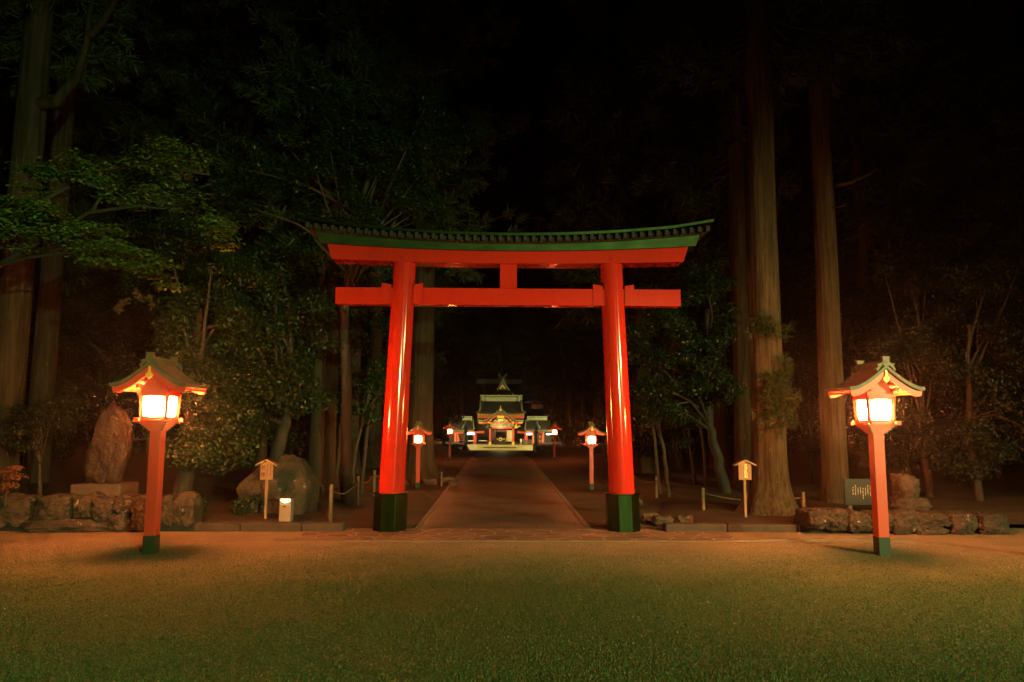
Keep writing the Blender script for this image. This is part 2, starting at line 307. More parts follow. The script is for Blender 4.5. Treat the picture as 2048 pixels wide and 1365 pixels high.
# ------------------------------------------------------------------ the ground
def gz(y): return 0.0 if y < 33 else -0.62*min(1, (y-33)/24)
def sheet(name, x0, x1, ys, z, mat, nx=1):
    v = []; f = []
    for j, y in enumerate(ys):
        for i in range(nx+1): v.append((x0+(x1-x0)*i/nx, y, gz(y)+z))
    for j in range(len(ys)-1):
        for i in range(nx): a = j*(nx+1)+i; f.append((a, a+1, a+nx+2, a+nx+1))
    o = MB().add(v, f).build(name, mat); return structure(o)
sheet('ground', -72, 72, [-40, 0, 33, 57, 80, 128], 0, 'gravel')
PXL, PXR = -1.3, 1.45
sheet('path', PXL, PXR, [11.42, 20, 33, 57.2], .008, 'slab')
sheet('path_verge', -3.4, PXL, [11.42, 20, 33, 57.2], .004, 'verge'); sheet('path_verge', PXR, 3.6, [11.42, 20, 33, 57.2], .004, 'verge')
m = MB()
for x_ in (PXL-.03, PXR-.05):
    for y_ in np.arange(11.42, 48, .9): m.bb(x_, x_+.08, y_, y_+.89, -.1+min(gz(y_), gz(y_+.9)), .016+gz(y_+.45))
structure(m.build('path_edging', 'kerb_pale'))
m = MB(); m.bb(-2.95, 3.5, 10.32, 11.4, -.1, .006); structure(m.build('paved_forecourt', 'flag'))
# raised forest floor either side of the approach, behind the kerb, with an uneven slumped edge towards the path
def bank(name, xs, sgn):
    v = []; f = []; ys = [11.32+.25*i for i in range(60)] + [26.5+2*i for i in range(22)]
    cols = [0, .25, .6, 1.2, 2.5, 5, 9, 16, 28, 45, 66]
    for y in ys:
        for k, c in enumerate(cols):
            e = xs + sgn*(.35*math.sin(y*.9)*(1 if y > 12.5 else 0) + max(0, 12.6-y)*.0)
            z = [-.06, .05, .1, .115, .14, .2, .3, .4, .5, .6, .8][k] + (random.uniform(-.02, .02) if 0 < k and y > 11.4 else 0)
            if y < 11.6: z = min(z, .1)
            v.append((e+sgn*c, y, gz(y)*.3+z))
    n = len(cols)
    for j in range(len(ys)-1):
        for i in range(n-1): a = j*n+i; f.append((a, a+1, a+n+1, a+n))
    return structure(MB().add(v, f).build(name, 'soil', smooth=True))
bank('forest_floor', -2.75, -1); bank('forest_floor', 3.0, 1)
# kerb stones fronting the banks
m = MB()
for x0, x1 in ((-8.5, -2.4), (2.6, 7.2)):
    x = x0
    while x < x1-.1:
        L = min(random.uniform(.8, 1.25), x1-x); dz = random.uniform(-.006, .006)
        m.bb(x+.006, x+L-.006, 11.12+random.uniform(-.01, .01), 11.32, -.15, .118+dz); x += L
structure(m.build('kerb', 'kerb', bevel=.012))
# flush edging that bounds the gravel, curving towards the viewer on the right
pl = [(-3.2, 10.36)]+[(x, 10.28) for x in np.arange(-2.9, 3.6, .5)]+[(4.4, 10.32), (5.2, 10.34), (5.99, 10.2), (6.4, 9.9), (6.88, 9.27), (7.3, 8.5), (7.7, 7.4)]
v = []; f = []
for i, p in enumerate(pl):
    a = Vector(pl[max(i-1, 0)]); b = Vector(pl[min(i+1, len(pl)-1)]); d = (b-a).normalized(); n = Vector((-d.y, d.x))
    hh_ = .01 if p[0] < 4.2 else .035
    for o, z in ((-.04, -.1), (-.04, hh_), (.04, hh_), (.04, -.1)): v.append((p[0]+n.x*o, p[1]+n.y*o, z))
for i in range(len(pl)-1):
    for k in range(3): a = i*4+k; f.append((a, a+1, a+5, a+4))
structure(MB().add(v, f).build('gravel_edging', 'edging'))
# loose pebbles and grit lying on the forecourt
N = 230000
y = 4.2*np.power(10.15/4.2, rng.random(N)**.9); x = (rng.random(N)*2-1)*(.78*y+.3) + .1
# clumps: more grit where a smooth random field is high
fld = np.sin(x*2.1+np.sin(y*1.7)*1.3)+np.sin(y*3.3-x*1.1)+np.sin(x*5.3+y*4.1)*.8
keep = rng.random(N) < .55+.22*fld; x = x[keep]; y = y[keep]; N = len(x)
keep = ~((x > 5.6) & (y > 10.2-(x-5.6)*1.05)); x = x[keep]; y = y[keep]; N = len(x)
r = rng.uniform(.0035, .008, N)*(1+.8*(rng.random(N) > .96)); ang = rng.random(N)*2*PI; h = r*rng.uniform(.7, 1.5, N)
base = []
for k in range(4):
    rr = r*rng.uniform(.7, 1.35, N); base.append(np.stack([x+rr*np.cos(ang+k*PI/2), y+rr*np.sin(ang+k*PI/2), np.full(N, -.001)], 1))
top = np.stack([x+rng.uniform(-.4, .4, N)*r, y+rng.uniform(-.4, .4, N)*r, h], 1)
me = bpy.data.meshes.new('gravel_grit'); V = np.stack(base+[top], 1).reshape(-1, 3).astype(np.float32)
me.vertices.add(N*5); me.vertices.foreach_set('co', V.ravel())
tri = np.array([[0, 1, 4], [1, 2, 4], [2, 3, 4], [3, 0, 4]]); idx = (np.arange(N)[:, None, None]*5+tri[None]).ravel().astype(np.int32)
me.loops.add(len(idx)); me.loops.foreach_set('vertex_index', idx); me.polygons.add(len(idx)//3); me.polygons.foreach_set('loop_start', np.arange(0, len(idx), 3, dtype=np.int32))
me.update(calc_edges=True); me.materials.append(M['pebble'])
o = bpy.data.objects.new('gravel_grit', me); COL.objects.link(o); tag(o, 'loose grit and small pebbles strewn over the forecourt gravel', 'gravel', kind='stuff')
N = 200000
y = 4.2*np.power(9.3/4.2, rng.random(N)); x = (rng.random(N)*2-1)*(.78*y+.3)+.1
fld = np.sin(x*1.7+np.sin(y*2.3)*1.5)+np.sin(y*3.9-x*1.9+1)+np.sin(x*6.1+y*3.1)*.9+np.sin(x*11-y*9)*.6+(8.0-y)*1.1
k = rng.random(N) < np.clip(.45+.10*fld, 0, 1); x = x[k]; y = y[k]; N = len(x)
h = rng.uniform(.006, .016, N); a = rng.random(N)*2*PI; w_ = rng.uniform(.0025, .006, N); l_ = h*rng.uniform(.2, 1.1, N)
P = np.stack([x, y, np.full(N, -.001)], 1); sd_ = np.stack([np.cos(a), np.sin(a), np.zeros(N)], 1); ln = np.stack([-np.sin(a)*l_, np.cos(a)*l_, h], 1)
o = np_mesh('turf_blades', np.stack([P-sd_*w_[:, None], P+sd_*w_[:, None], P+ln], 1).reshape(-1, 3), 3, 'turf'); tag(o, 'short green turf and moss growing through the gravel towards the viewer', 'turf', kind='stuff')
# ------------------------------------------------------------------ torii
TY = 11.3; TX = .13
T = thing('torii_gate', 'red lacquered torii gate with green copper roof and black feet', 'torii gate', (TX, TY, 0))
def zt(px, py): return AT(px, py, TY).z
ztop = zt(1016, 528)
half_b, half_t, z_b = 1.825, 1.695, .575
def pill_x(z): return half_b + (half_t-half_b)*(z-z_b)/(4.33-z_b)
for s in (-1, 1):
    m = MB(); pts = []; rad = []; seg = 48; v = []; f = []
    for i in range(13):
        z = z_b-.02 + (4.36-z_b)*i/12; r = .204-.022*i/12; X = s*pill_x(z)
        for k in range(seg): v.append((X+r*math.cos(2*PI*k/seg), r*math.sin(2*PI*k/seg), z))
    for i in range(12):
        for k in range(seg): f.append((i*seg+k, i*seg+(k+1) % seg, (i+1)*seg+(k+1) % seg, (i+1)*seg+k))
    P = m.add(v, f).build('pillar', 'torii', T, smooth=True)
    X = s*pill_x(.3)
    b = MB().ngon(X+s*.008, 0, -.05, z_b-.012, .272, .272, 8, PI/8, (-s*.016, 0)).build('pillar_foot', 'black_copper', P, bevel=.006)
    MB().ngon(X, 0, z_b-.012, z_b+.006, .29, .285, 8, PI/8).build('collar', 'black_copper', P, bevel=.003)
    MB().ngon(s*pill_x(4.33), 0, 4.30, 4.345, .2, .2, 40).build('neck_ring', 'torii', P)
# upper lintel (red), gently curved, under the copper fascia, the eave board, the row of brackets and the tiled cap
def zf(py, yy): return AT(1016, py, TY+yy).z
LZ0, LZ1 = zf(527, -.19), zf(503, -.19)
FZ1 = zf(488, -.22); EZ1 = zf(484, -.34); DZ1 = zf(473, -.36)
def layer(hw_t, z1, c1, hw_b, z0, c0, n=28):
    def p(hw, z, c): return [(-hw+2*hw*i/n, z+c*(-hw+2*hw*i/n)**2) for i in range(n+1)]
    return p(hw_t, z1, c1), p(hw_b, z0, c0)
C0, C1, C2, C3 = .0062, .0115, .0185, .0205
m = MB(); t, b = layer(2.93, LZ1, C1, 2.85, LZ0, C0); m.strip(t, b, -.19, .19); m.build('upper_lintel', 'torii', T, bevel=.004)
m = MB(); t, b = layer(3.12, FZ1, C2, 3.05, LZ1+.002, C1); m.strip(t, b, -.22, .22); K = m.build('roof_beam', 'copper', T, bevel=.004)
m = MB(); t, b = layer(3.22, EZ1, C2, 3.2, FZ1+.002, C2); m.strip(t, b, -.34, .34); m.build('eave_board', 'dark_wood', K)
m = MB()
for i in range(49):
    x = -3.2+6.4*i/48; z = EZ1+C2*x*x
    for yy in (-.365, .365): m.box((x, yy, z+(DZ1-EZ1)/2+.002), (.055, .07, DZ1-EZ1))
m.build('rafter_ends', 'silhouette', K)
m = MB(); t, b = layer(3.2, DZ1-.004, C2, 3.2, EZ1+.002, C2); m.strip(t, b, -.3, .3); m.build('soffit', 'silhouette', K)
m = MB(); n = 40; v = []; f = []
for i in range(n+1):
    u = -1+2*i/n; x = u*3.29; z = DZ1+C3*x*x+.035*max(0, abs(u)-.8)/.2
    for (yy, zz) in ((-.42, 0), (-.43, .04), (-.2, .075), (-.06, .09), (-.05, .115), (.05, .115), (.06, .09), (.2, .075), (.43, .04), (.42, 0)): v.append((x, yy, z+zz))
for i in range(n):
    for k in range(10): a = i*10+k; bq = i*10+(k+1) % 10; f.append((a, bq, bq+10, a+10))
f += [tuple(range(10)), tuple(range(n*10, n*10+10))]
m.add(v, f).build('roof', 'black_copper', T)
NZ0, NZ1 = AT(1016, 610.5, 11.19).z, AT(1016, 577, 11.19).z
MB().bb(-2.79, 2.81, -.11, .11, NZ0, NZ1).build('tie_beam', 'torii', T, bevel=.005)
for s in (-1, 1):
    for q in (-1, 1):
        x0 = s*pill_x(3.8)+q*.18; x1 = s*pill_x(3.8)+q*.335
        MB().poly([(x0, NZ0+.003), (x1, NZ0+.003), (x1, NZ1+.075), (x0, NZ1+.05)], -.123, .123).build('wedge', 'torii', T, bevel=.003)
MB().bb(-.135, .14, -.09, .09, NZ1-.002, LZ0+.005).build('centre_strut', 'torii', T, bevel=.004)

# ------------------------------------------------------------------ wooden lanterns
def make_lantern():
    L = thing('shrine_lantern', 'x', 'lantern')
    MB().bb(-.085, .085, -.085, .085, .2, 1.62).build('post', 'lantern_red', L, bevel=.004)
    MB().bb(-.09, .09, -.09, .09, -.03, .235).build('post_shoe', 'lantern_green', L, bevel=.003)
    m = MB()                                                       # stepped bracket under the light box
    for i in range(5):
        a = .11+.024*i; z = 1.585+.024*i; m.bb(-a, a, -a, a, z, z+.0235)
    tr = m.build('bracket', 'lantern_red', L, bevel=.002)
    m = MB()
    for s in (-1, 1):
        m.bb(-.295, .295, s*.2-.022, s*.2+.022, 1.70, 1.735); m.bb(s*.2-.022, s*.2+.022, -.295, .295, 1.712, 1.747)
    m.bb(-.19, .19, -.19, .19, 1.705, 1.73); m.build('rail', 'lantern_red', tr, bevel=.003)
    m = MB()
    for sx in (-1, 1):
        for sy in (-1, 1): MB().box((sx*.24, sy*.24, 1.74), (.045, .045, .03)).build('corner_block', 'lantern_red', tr)
    for sx in (-1, 1):
        for i in range(5):
            for sy in (-1, 1): m.box((sx*(.112+.024*i), sy*(.112+.024*i), 1.597+.024*i), (.022, .022, .016))
    m.build('step_trim', 'copper', tr)
    # light box, slightly wider at the top
    m = MB(); z0, z1 = 1.735, 2.075; a0, a1 = .185, .205
    for sx in (-1, 1):
        for sy in (-1, 1): m.tube([(sx*a0, sy*a0, z0), (sx*a1, sy*a1, z1)], .034, 4)
    for z, a, h in ((z0+.018, a0, .036), (z1-.016, a1, .04)):
        for s in (-1, 1): m.bb(-a, a, s*a-.018, s*a+.018, z-h/2, z+h/2); m.bb(s*a-.018, s*a+.018, -a+.02, a-.02, z-h/2+.001, z+h/2-.001)
    fr = m.build('light_box', 'lantern_red', L)
    for k in range(4):
        rot = Matrix.Rotation(k*PI/2, 3, 'Z')
        def P(x, y, z): return rot @ Vector((x, y, z))
        zb, zt_ = z0+.036, z1-.036; ab, at = a0-.004, a1-.004; w0, w1 = a0-.028, a1-.028
        MB().add([P(-w0, -ab, zb), P(w0, -ab, zb), P(w1, -at, zt_), P(-w1, -at, zt_), P(-w0, -ab+.006, zb), P(w0, -ab+.006, zb), P(w1, -at+.006, zt_), P(-w1, -at+.006, zt_)],
                 [(0, 1, 2, 3), (7, 6, 5, 4), (0, 4, 5, 1), (1, 5, 6, 2), (2, 6, 7, 3), (3, 7, 4, 0)]).build('window', 'lamp', L)
        wo = L.children[-1] if L.children[-1].name.startswith('window') else [c for c in L.children if c.name.startswith('window')][-1]
        wo.data.materials.append(M['lantern_red']); nrm = rot @ Vector((0, -1, 0))
        for pf in wo.data.polygons: pf.material_index = 0 if pf.normal.dot(nrm) > .8 else 1
        m = MB()
        for i in range(1, 4):
            u = -1+2*i/4; m.tube([P(u*w0, -ab-.006, zb), P(u*w1, -at-.006, zt_)], .0045, 4)
        for i in range(1, 4):
            t = i/4; a = ab+(at-ab)*t; w = w0+(w1-w0)*t; m.tube([P(-w, -a-.007, zb+(zt_-zb)*t), P(w, -a-.007, zb+(zt_-zb)*t)], .0045, 4)
        m.build('lattice', 'lantern_red', fr)
    # gable boards above the windows, ceiling
    m = MB(); m.poly([(-.21, 2.076), (.21, 2.076), (.21, 2.14), (0, 2.34), (-.21, 2.14)], -.205, .205); m.build('gable_wall', 'lantern_red', L)
    m = MB()
    for s in (-1, 1):
        for y_ in (-.235, 0, .235): m.bb(s*.2-.02, s*.2+.02, y_-.13, y_+.13, 2.1, 2.135) if y_ == 0 else None
        m.bb(s*.2-.022, s*.2+.022, -.34, .34, 2.142, 2.19); 
    m.bb(-.03, .03, -.34, .34, 2.3, 2.36); m.build('purlin', 'lantern_red', L)
    # roof
    W, D = .575, .40
    def prof(u):                                                    # u 0 ridge .. 1 eave
        return 2.155 + .30*(1-u)**1.55 + .012*max(0, u-.85)/.15
    n = 14; us = [-1+2*i/(2*n) for i in range(2*n+1)]
    top = [(u*W, prof(abs(u))+.03) for u in us]; bot = [(u*W, prof(abs(u))-.012) for u in us]
    R = MB().strip(top, bot, -D, D).build('roof', 'roof_wood', L)
    for s in (-1, 1):                                              # bargeboards
        b2 = [(x*.985, z-.014) for x, z in [(u*W, prof(abs(u))) for u in us]]; b3 = [(x*.95, z-.095+.02*abs(x)/W) for x, z in b2]
        MB().strip(b2, b3, s*(D-.035)-.016, s*(D-.035)+.016).build('bargeboard', 'lantern_red', R)
        e2 = [(u*W*1.02, prof(abs(u))+.034) for u in us]; e3 = [(x*.995, z-.048) for x, z in e2]
        MB().strip(e2, e3, s*D-.018, s*D+.018).build('verge_strip', 'roof_copper', R)
    for s in (-1, 1):                                              # rafters under each slope
        m = MB()
        for i in range(15):
            yy = -.35+.7*i/14; pp = [(s*u*W, yy, prof(u)-.026) for u in (.4, .55, .7, .85, .96)]
            m.tube(pp, .0125, 4)
        m.tube([(s*W*.965, -D+.05, prof(.965)-.045), (s*W*.965, D-.05, prof(.965)-.045)], .016, 4)
        m.build('rafters', 'lantern_red', R)
    m = MB(); m.bb(-.04, .04, -D+.03, D-.03, 2.45, 2.53); m.bb(-.055, .055, -D+.02, D-.02, 2.531, 2.545)
    rc = m.build('ridge', 'roof_copper', L, bevel=.004)
    for s in (-1, 1):
        yy = s*(D-.01); m = MB(); m.bb(-.052, .052, yy-.03, yy+.03, 2.475, 2.585)
        for q in (-1, 1): m.poly([(q*.04, 2.49), (q*.10, 2.445), (q*.13, 2.40), (q*.15, 2.43), (q*.12, 2.475), (q*.14, 2.50), (q*.09, 2.505), (q*.05, 2.53)], yy-.018, yy+.018)
        m.bb(-.062, .062, yy-.032, yy+.032, 2.585, 2.597); m.tube([(0, yy-.036, 2.535), (0, yy+.036, 2.535)], .03, 14); m.build('ridge_end', 'roof_copper', rc)
        m = MB(); yg = s*(D-.005); m.poly([(-.012, 2.42), (.012, 2.42), (.02, 2.34), (.055, 2.31), (.035, 2.27), (.012, 2.265), (0, 2.245), (-.012, 2.265), (-.035, 2.27), (-.055, 2.31), (-.02, 2.34)], yg-.012, yg+.012)
        m.build('gable_pendant', 'gold', L, bevel=.003)
    return L
LAN = make_lantern(); LAN.scale = (.83, .83, .985); LAN.location = (-4.46, 9.31, 0); LAN['group'] = 'post lanterns along the approach'
LAN['label'] = 'large lit red lantern on a post before the standing stone on the left'
g = 'post lanterns along the approach'
dup(LAN, (4.99, 9.27, 0), 0, (.83, .83, .985), 'large lit orange lantern with green shoe before the right boulder wall', g)
win = [c for c in LAN.children if c.name.startswith('window')][0]; sm = {}
wm = None
def dup_small(loc, label):
    r = LAN.copy(); COL.objects.link(r); r.location = loc; r.scale = (.56, .56, .655); r['label'] = label; r['group'] = g
    def rec(a, b):
        for ch in list(a.children):
            c = ch.copy(); COL.objects.link(c); c.parent = b
            if ch.name.startswith('window'):
                if ch.data.name not in sm: d = ch.data.copy(); d.materials[0] = M['lamp_small']; sm[ch.data.name] = d
                c.data = sm[ch.data.name]
            rec(ch, c)
    rec(LAN, r)
dup_small((-2.06, 18.1, 0), 'small lit lantern in front of the broad cedar trunk left of the path')
dup_small((2.33, 17.9, 0), 'small lit lantern seen close to the right torii pillar')
dup_small((-2.2, 31.6, 0), 'smallest lit lantern left of the path nearest the shrine hall')
dup_small((2.43, 31.1, 0), 'smallest lit lantern right of the path nearest the shrine hall')

# ------------------------------------------------------------------ rocks
def rock(name, mat, c, size, seed, parent=None, sub=4, amp=.22, flat=.0, rz=0, shape=None, boxy=.55):
    import bmesh
    from mathutils import noise as mn
    bm = bmesh.new(); bmesh.ops.create_icosphere(bm, subdivisions=sub, radius=1)
    off = Vector((seed*3.17, seed*1.71, seed*.93)); rot = Matrix.Rotation(rz, 3, 'Z')
    for v in bm.verts:
        d = v.co.normalized(); 
        k = max(abs(d.x), abs(d.y), abs(d.z)); q = d*((1-boxy)+boxy/k)          # towards a box
        q *= 1+amp*mn.noise(d*1.3+off)+amp*.5*mn.noise(d*3.1+off)+amp*.22*mn.noise(d*8+off)+amp*.1*mn.noise(d*19+off)
        q *= 1 - .35*amp*max(0, 1-abs(mn.noise(d*4.3+off*1.7))*7)                    # cracks
        q = Vector((q.x*size[0]/2, q.y*size[1]/2, q.z*size[2]/2))
        if shape: q = shape(q, d)
        v.co = rot @ q + Vector(c)
    me = bpy.data.meshes.new(name); bm.to_mesh(me); bm.free(); me.polygons.foreach_set('use_smooth', [True]*len(me.polygons)); me.materials.append(M[mat])
    o = bpy.data.objects.new(name, me); COL.objects.link(o)
    if parent: o.parent = parent
    return o
def wall_stones(W, Y, spec, off):
    for i, (x0, y0, x1, y1, mt) in enumerate(spec):
        a = AT(x0, y1, Y); b = AT(x1, y0, Y)
        rock('boulder', mt, ((a.x+b.x)/2, Y+.22, (a.z+b.z)/2), ((b.x-a.x)*random.uniform(.96, 1.02), .55, (b.z-a.z)*random.uniform(.95, 1.15)), off+i*1.37, W, 5, .2, rz=random.uniform(-.2, .2), boxy=.48)
W = thing('boulder_wall', 'low lichened boulder wall under the standing stone on the left', 'stone wall')
wall_stones(W, 11.0, [(-40, 990, 55, 1062, 'stone_moss'), (55, 993, 142, 1045, 'stone_moss'), (38, 1040, 250, 1066, 'stone'), (142, 990, 186, 1040, 'stone_moss'), (176, 996, 226, 1044, 'stone'), (224, 992, 262, 1028, 'stone'), (214, 1022, 256, 1064, 'stone'), (252, 994, 308, 1062, 'stone_moss'), (303, 990, 345, 1058, 'stone_moss'), (338, 992, 390, 1052, 'stone_moss')], 1)
W = thing('boulder_wall', 'dim low boulder wall behind the right lantern', 'stone wall')
wall_stones(W, 10.9, [(1610, 1022, 1660, 1060, 'stone'), (1648, 1020, 1700, 1064, 'stone'), (1692, 1026, 1740, 1068, 'stone_moss'), (1735, 1028, 1790, 1066, 'stone_moss'), (1780, 1024, 1845, 1074, 'stone'), (1838, 1026, 1905, 1055, 'stone'), (1830, 1050, 1900, 1078, 'stone'), (1898, 1028, 1960, 1072, 'stone'), (1955, 1030, 2022, 1076, 'stone')], 40)
# tall standing stone on its plinth
a = AT(222, 968, 11.6); topz = AT(218, 806, 11.6).z
MS = thing('standing_stone', 'tall brown natural standing stone raised on a squared plinth', 'monument', (0, 0, 0))
hz = (topz-a.z)
def shp(q, d):
    t = q.z/(hz/2)                                                  # -1..1
    wid = 1.0 - .10*max(0, -t) - (.55*max(0, (t-.35)/.65)**1.5) - .06*math.sin(t*5)
    return Vector((q.x*wid + .05*t + .03*math.sin(t*4+1), q.y*(.8-.3*max(0, t)), q.z))
rock('slab', 'slab_stone', (a.x-.13, 11.75, (a.z+topz)/2-.02), (.66, .42, hz*1.04), 5.3, MS, 5, .17, shape=shp, boxy=.55)
b0 = AT(150, 992, 11.6); b1 = AT(250, 968, 11.6)
MB().bb(b0.x, b1.x, 11.45, 12.05, b0.z-.05, b1.z).build('plinth', 'grey_stone', MS, bevel=.012)
# big boulder left of the path
a = G(560, 1047, .1); zt_ = AT(560, 918, 12.6).z
def shb(q, d):
    t = max(0, q.z/(zt_/2)); return Vector((q.x*(1-.5*t**1.3)+.06*t, q.y*(1-.4*t), q.z))
tag(rock('boulder', 'stone_moss', (AT(560, 1000, 12.7).x, 12.75, zt_/2+.02), (1.32, 1.1, zt_*1.03), 11.2, sub=5, amp=.16, boxy=.5, shape=shb), 'big mossy rounded boulder behind the notice board and foot light', 'boulder')
# small rock piece on the right wall
RK = thing('ornamental_rock', 'upright knobbly rock set on a rough rock base above the right wall', 'rock')
a = AT(1825, 1024, 11.5); b = AT(1825, 957, 11.5); k = AT(1862, 1000, 11.5).x-AT(1790, 1000, 11.5).x; md = AT(1825, 998, 11.5).z
rock('base_rock', 'stone', (a.x, 11.6, (a.z+md)/2), (k, .4, md-a.z+.06), 21, RK, 4, .25)
rock('upper_rock', 'stone', (a.x-.03, 11.6, (b.z+md)/2), (k*.6, .34, b.z-md+.1), 25, RK, 4, .3)
# edge stones along the right bank and the tree foot
for i, (px, py, s) in enumerate([(1300, 1040, .22), (1325, 1046, .25), (1370, 1044, .2), (1270, 1008, .24), (1262, 992, .2)]):
    p = G(px, py, .05)
    tag(rock('edge_stone', 'edge', (p.x, p.y, .09), (s*1.3, s, .16), 60+i*2.3, sub=3, amp=.3), 'small flat rough stone edging the soil bank right of the torii', 'edge', 'edge stones along the right bank')
for i, (px, py, s) in enumerate([(752, 962, .3), (800, 968, .34), (862, 968, .3), (895, 964, .26), (905, 970, .2)]):
    p = G(px, py, .02)
    tag(rock('edge_stone', 'edge', (p.x, p.y, .06), (s*1.5, s, .2), 90+i*2.3, sub=3, amp=.3), 'rough stone at the foot of the broad cedar left of the path', 'stone', 'stones at the broad cedar foot')
# ------------------------------------------------------------------ signs
def notice(label, px, ybase, ytop, half_px, board_y0, board_y1, zb, Y):
    p = AT(px, ybase, Y); s = thing('notice_board', label, 'sign', (p.x, Y, zb))
    f = lambda yy: AT(px, yy, Y).z-zb
    w = (AT(px+half_px, board_y0, Y).x-AT(px-half_px, board_y0, Y).x)/2
    MB().bb(-.022, .022, .014, .05, -.1, f(board_y0)+.03).build('post', 'pale_wood', s, bevel=.003)
    z0, z1 = f(board_y1), f(board_y0)
    MB().bb(-w, w, -.012, .013, z0, z1).build('board', 'pale_wood', s, bevel=.002)
    m = MB(); zt1 = f(ytop)
    for q in (-1, 1):
        m.poly([(0, zt1), (q*w*1.68, z1-.035), (q*w*1.68, z1-.06), (0, zt1-.028)], -.06, .06)
    m.build('roof', 'pale_wood', s); return s, w, z0, z1
S1, w, z0, z1 = notice('pale wooden no-smoking notice with black ink lettering by the boulder', 529, 1048, 918, 12.7, 925, 960, .1, 11.75)
textpart('lettering', '禁煙', .075, 'ink', S1, (-w*.52, -.017, z0+(z1-z0)*.68), step=(z1-z0)*.39)
m = MB(); rr = random.Random(3)
for cx, n, top in ((.12, 14, .90), (.4, 4, .9), (.62, 16, .93)):    # small unreadable columns of brush writing
    if cx == .4: continue
    for i in range(n):
        zc = z0+(z1-z0)*(top-.052*i*(15/n)); 
        for q in range(3): m.box((w*cx+rr.uniform(-.008, .008), -.0135, zc+rr.uniform(-.004, .004)), (rr.uniform(.006, .02), .003, rr.uniform(.002, .005)))
m.build('fine_lettering', 'ink', S1)
S2, w, z0, z1 = notice('pale wooden sign with pale green lettering beside the big cedar', 1493, 1048, 919, 12.7, 925, 960, .1, 11.9)
textpart('lettering', 'さざれ石', .062, 'green_paint', S2, (.012, -.017, z0+(z1-z0)*.8), step=(z1-z0)*.2)
# dark information board behind the right lantern
Y = 11.9; a = AT(1690, 1010, Y); b = AT(1772, 958, Y)
IB = thing('information_board', 'dark information panel with fine pale writing behind the right lantern', 'sign', (0, 0, 0))
MB().bb(a.x, b.x, Y-.015, Y+.015, a.z, b.z).build('panel', 'board', IB, bevel=.003)
for x in (a.x+.1, b.x-.1): MB().bb(x-.03, x+.03, Y+.016, Y+.07, -.05, b.z-.05).build('leg', 'dark_wood', IB)
m = MB(); rr = random.Random(5)
for i in range(13):
    x = a.x+.14+i*.042; zz = b.z-.11-rr.uniform(0, .06)*(1 if i < 6 else .3); ze = a.z+.1+rr.uniform(0, .08)
    while zz > ze:
        h = rr.uniform(.008, .02); m.box((x+rr.uniform(-.003, .003), Y-.017, zz), (rr.uniform(.005, .013), .003, h)); zz -= h+rr.uniform(.004, .012)
m.build('fine_lettering', 'pale_paint', IB)
# foot light by the boulder
p = AT(570, 1048, 11.6); fl = thing('foot_light', 'short steel box bollard light glowing under its hood by the boulder', 'light', (p.x, 11.62, .08))
hh = AT(570, 998, 11.6).z-.08; w = .093
MB().bb(-w, w, -.05, .1, 0, hh-.09).build('body', 'steel', fl, bevel=.004)
m = MB(); m.bb(-w, w, .0, .1, hh-.09, hh-.0); m.bb(-w, -w+.012, -.05, .0, hh-.09, hh); m.bb(w-.012, w, -.05, 0, hh-.09, hh); m.build('recess', 'steel', fl)
MB().bb(-w-.006, w+.006, -.062, .108, hh, hh+.022).build('hood', 'dark_wood', fl, bevel=.004)
m = MB(); m.poly([(w*.85*math.cos(t), hh-.002+.06*math.sin(t)) for t in np.linspace(PI, 2*PI, 14)], -.046, -.006); m.build('lamp', 'foot_lamp', fl)
MB().bb(-.035, .01, -.053, -.05, hh-.13, hh-.108).build('slot', 'dark_wood', fl)
# ------------------------------------------------------------------ rope fences
def rope_fence(label, pts, r=.032):
    F = thing('rope_fence', label, 'fence')
    tops = []
    for (px, yb, yt) in pts:
        p = G(px, yb, .08); zt2 = AT(px, yt, p.y).z; tops.append(Vector((p.x, p.y, zt2-.09)))
        m = MB(); m.tube([(p.x, p.y, -.1), (p.x, p.y, zt2-.01), (p.x, p.y, zt2)], [r, r, r*.75], 10); m.build('post', 'post_wood', F, smooth=False)
    for a, b in zip(tops, tops[1:]):
        q = []
        for i in range(13):
            t = i/12; v = a.lerp(b, t); v.z -= .55*(b-a).length*.28*t*(1-t)*1.6; v.x += .0; q.append(v)
        MB().tube(q, .011, 6).build('rope', 'rope', F, smooth=True)
rope_fence('rope fence on short posts between boulder and left torii pillar', [(661, 1037, 969), (715, 1003, 952), (748, 985, 941), (778, 971, 934)])
rope_fence('dim rope fence on short posts between right torii pillar and big cedar', [(1608, 1034, 984), (1407, 1025, 976), (1313, 991, 953), (1262, 972, 938)])
p = G(883, 973, 0); m = MB(); zt2 = AT(883, 944, p.y).z
tag(m.tube([(p.x, p.y, -.1), (p.x, p.y, zt2)], .028, 10).build('wooden_post', 'post_wood'), 'lone slim wooden post at the left edge of the path', 'post')

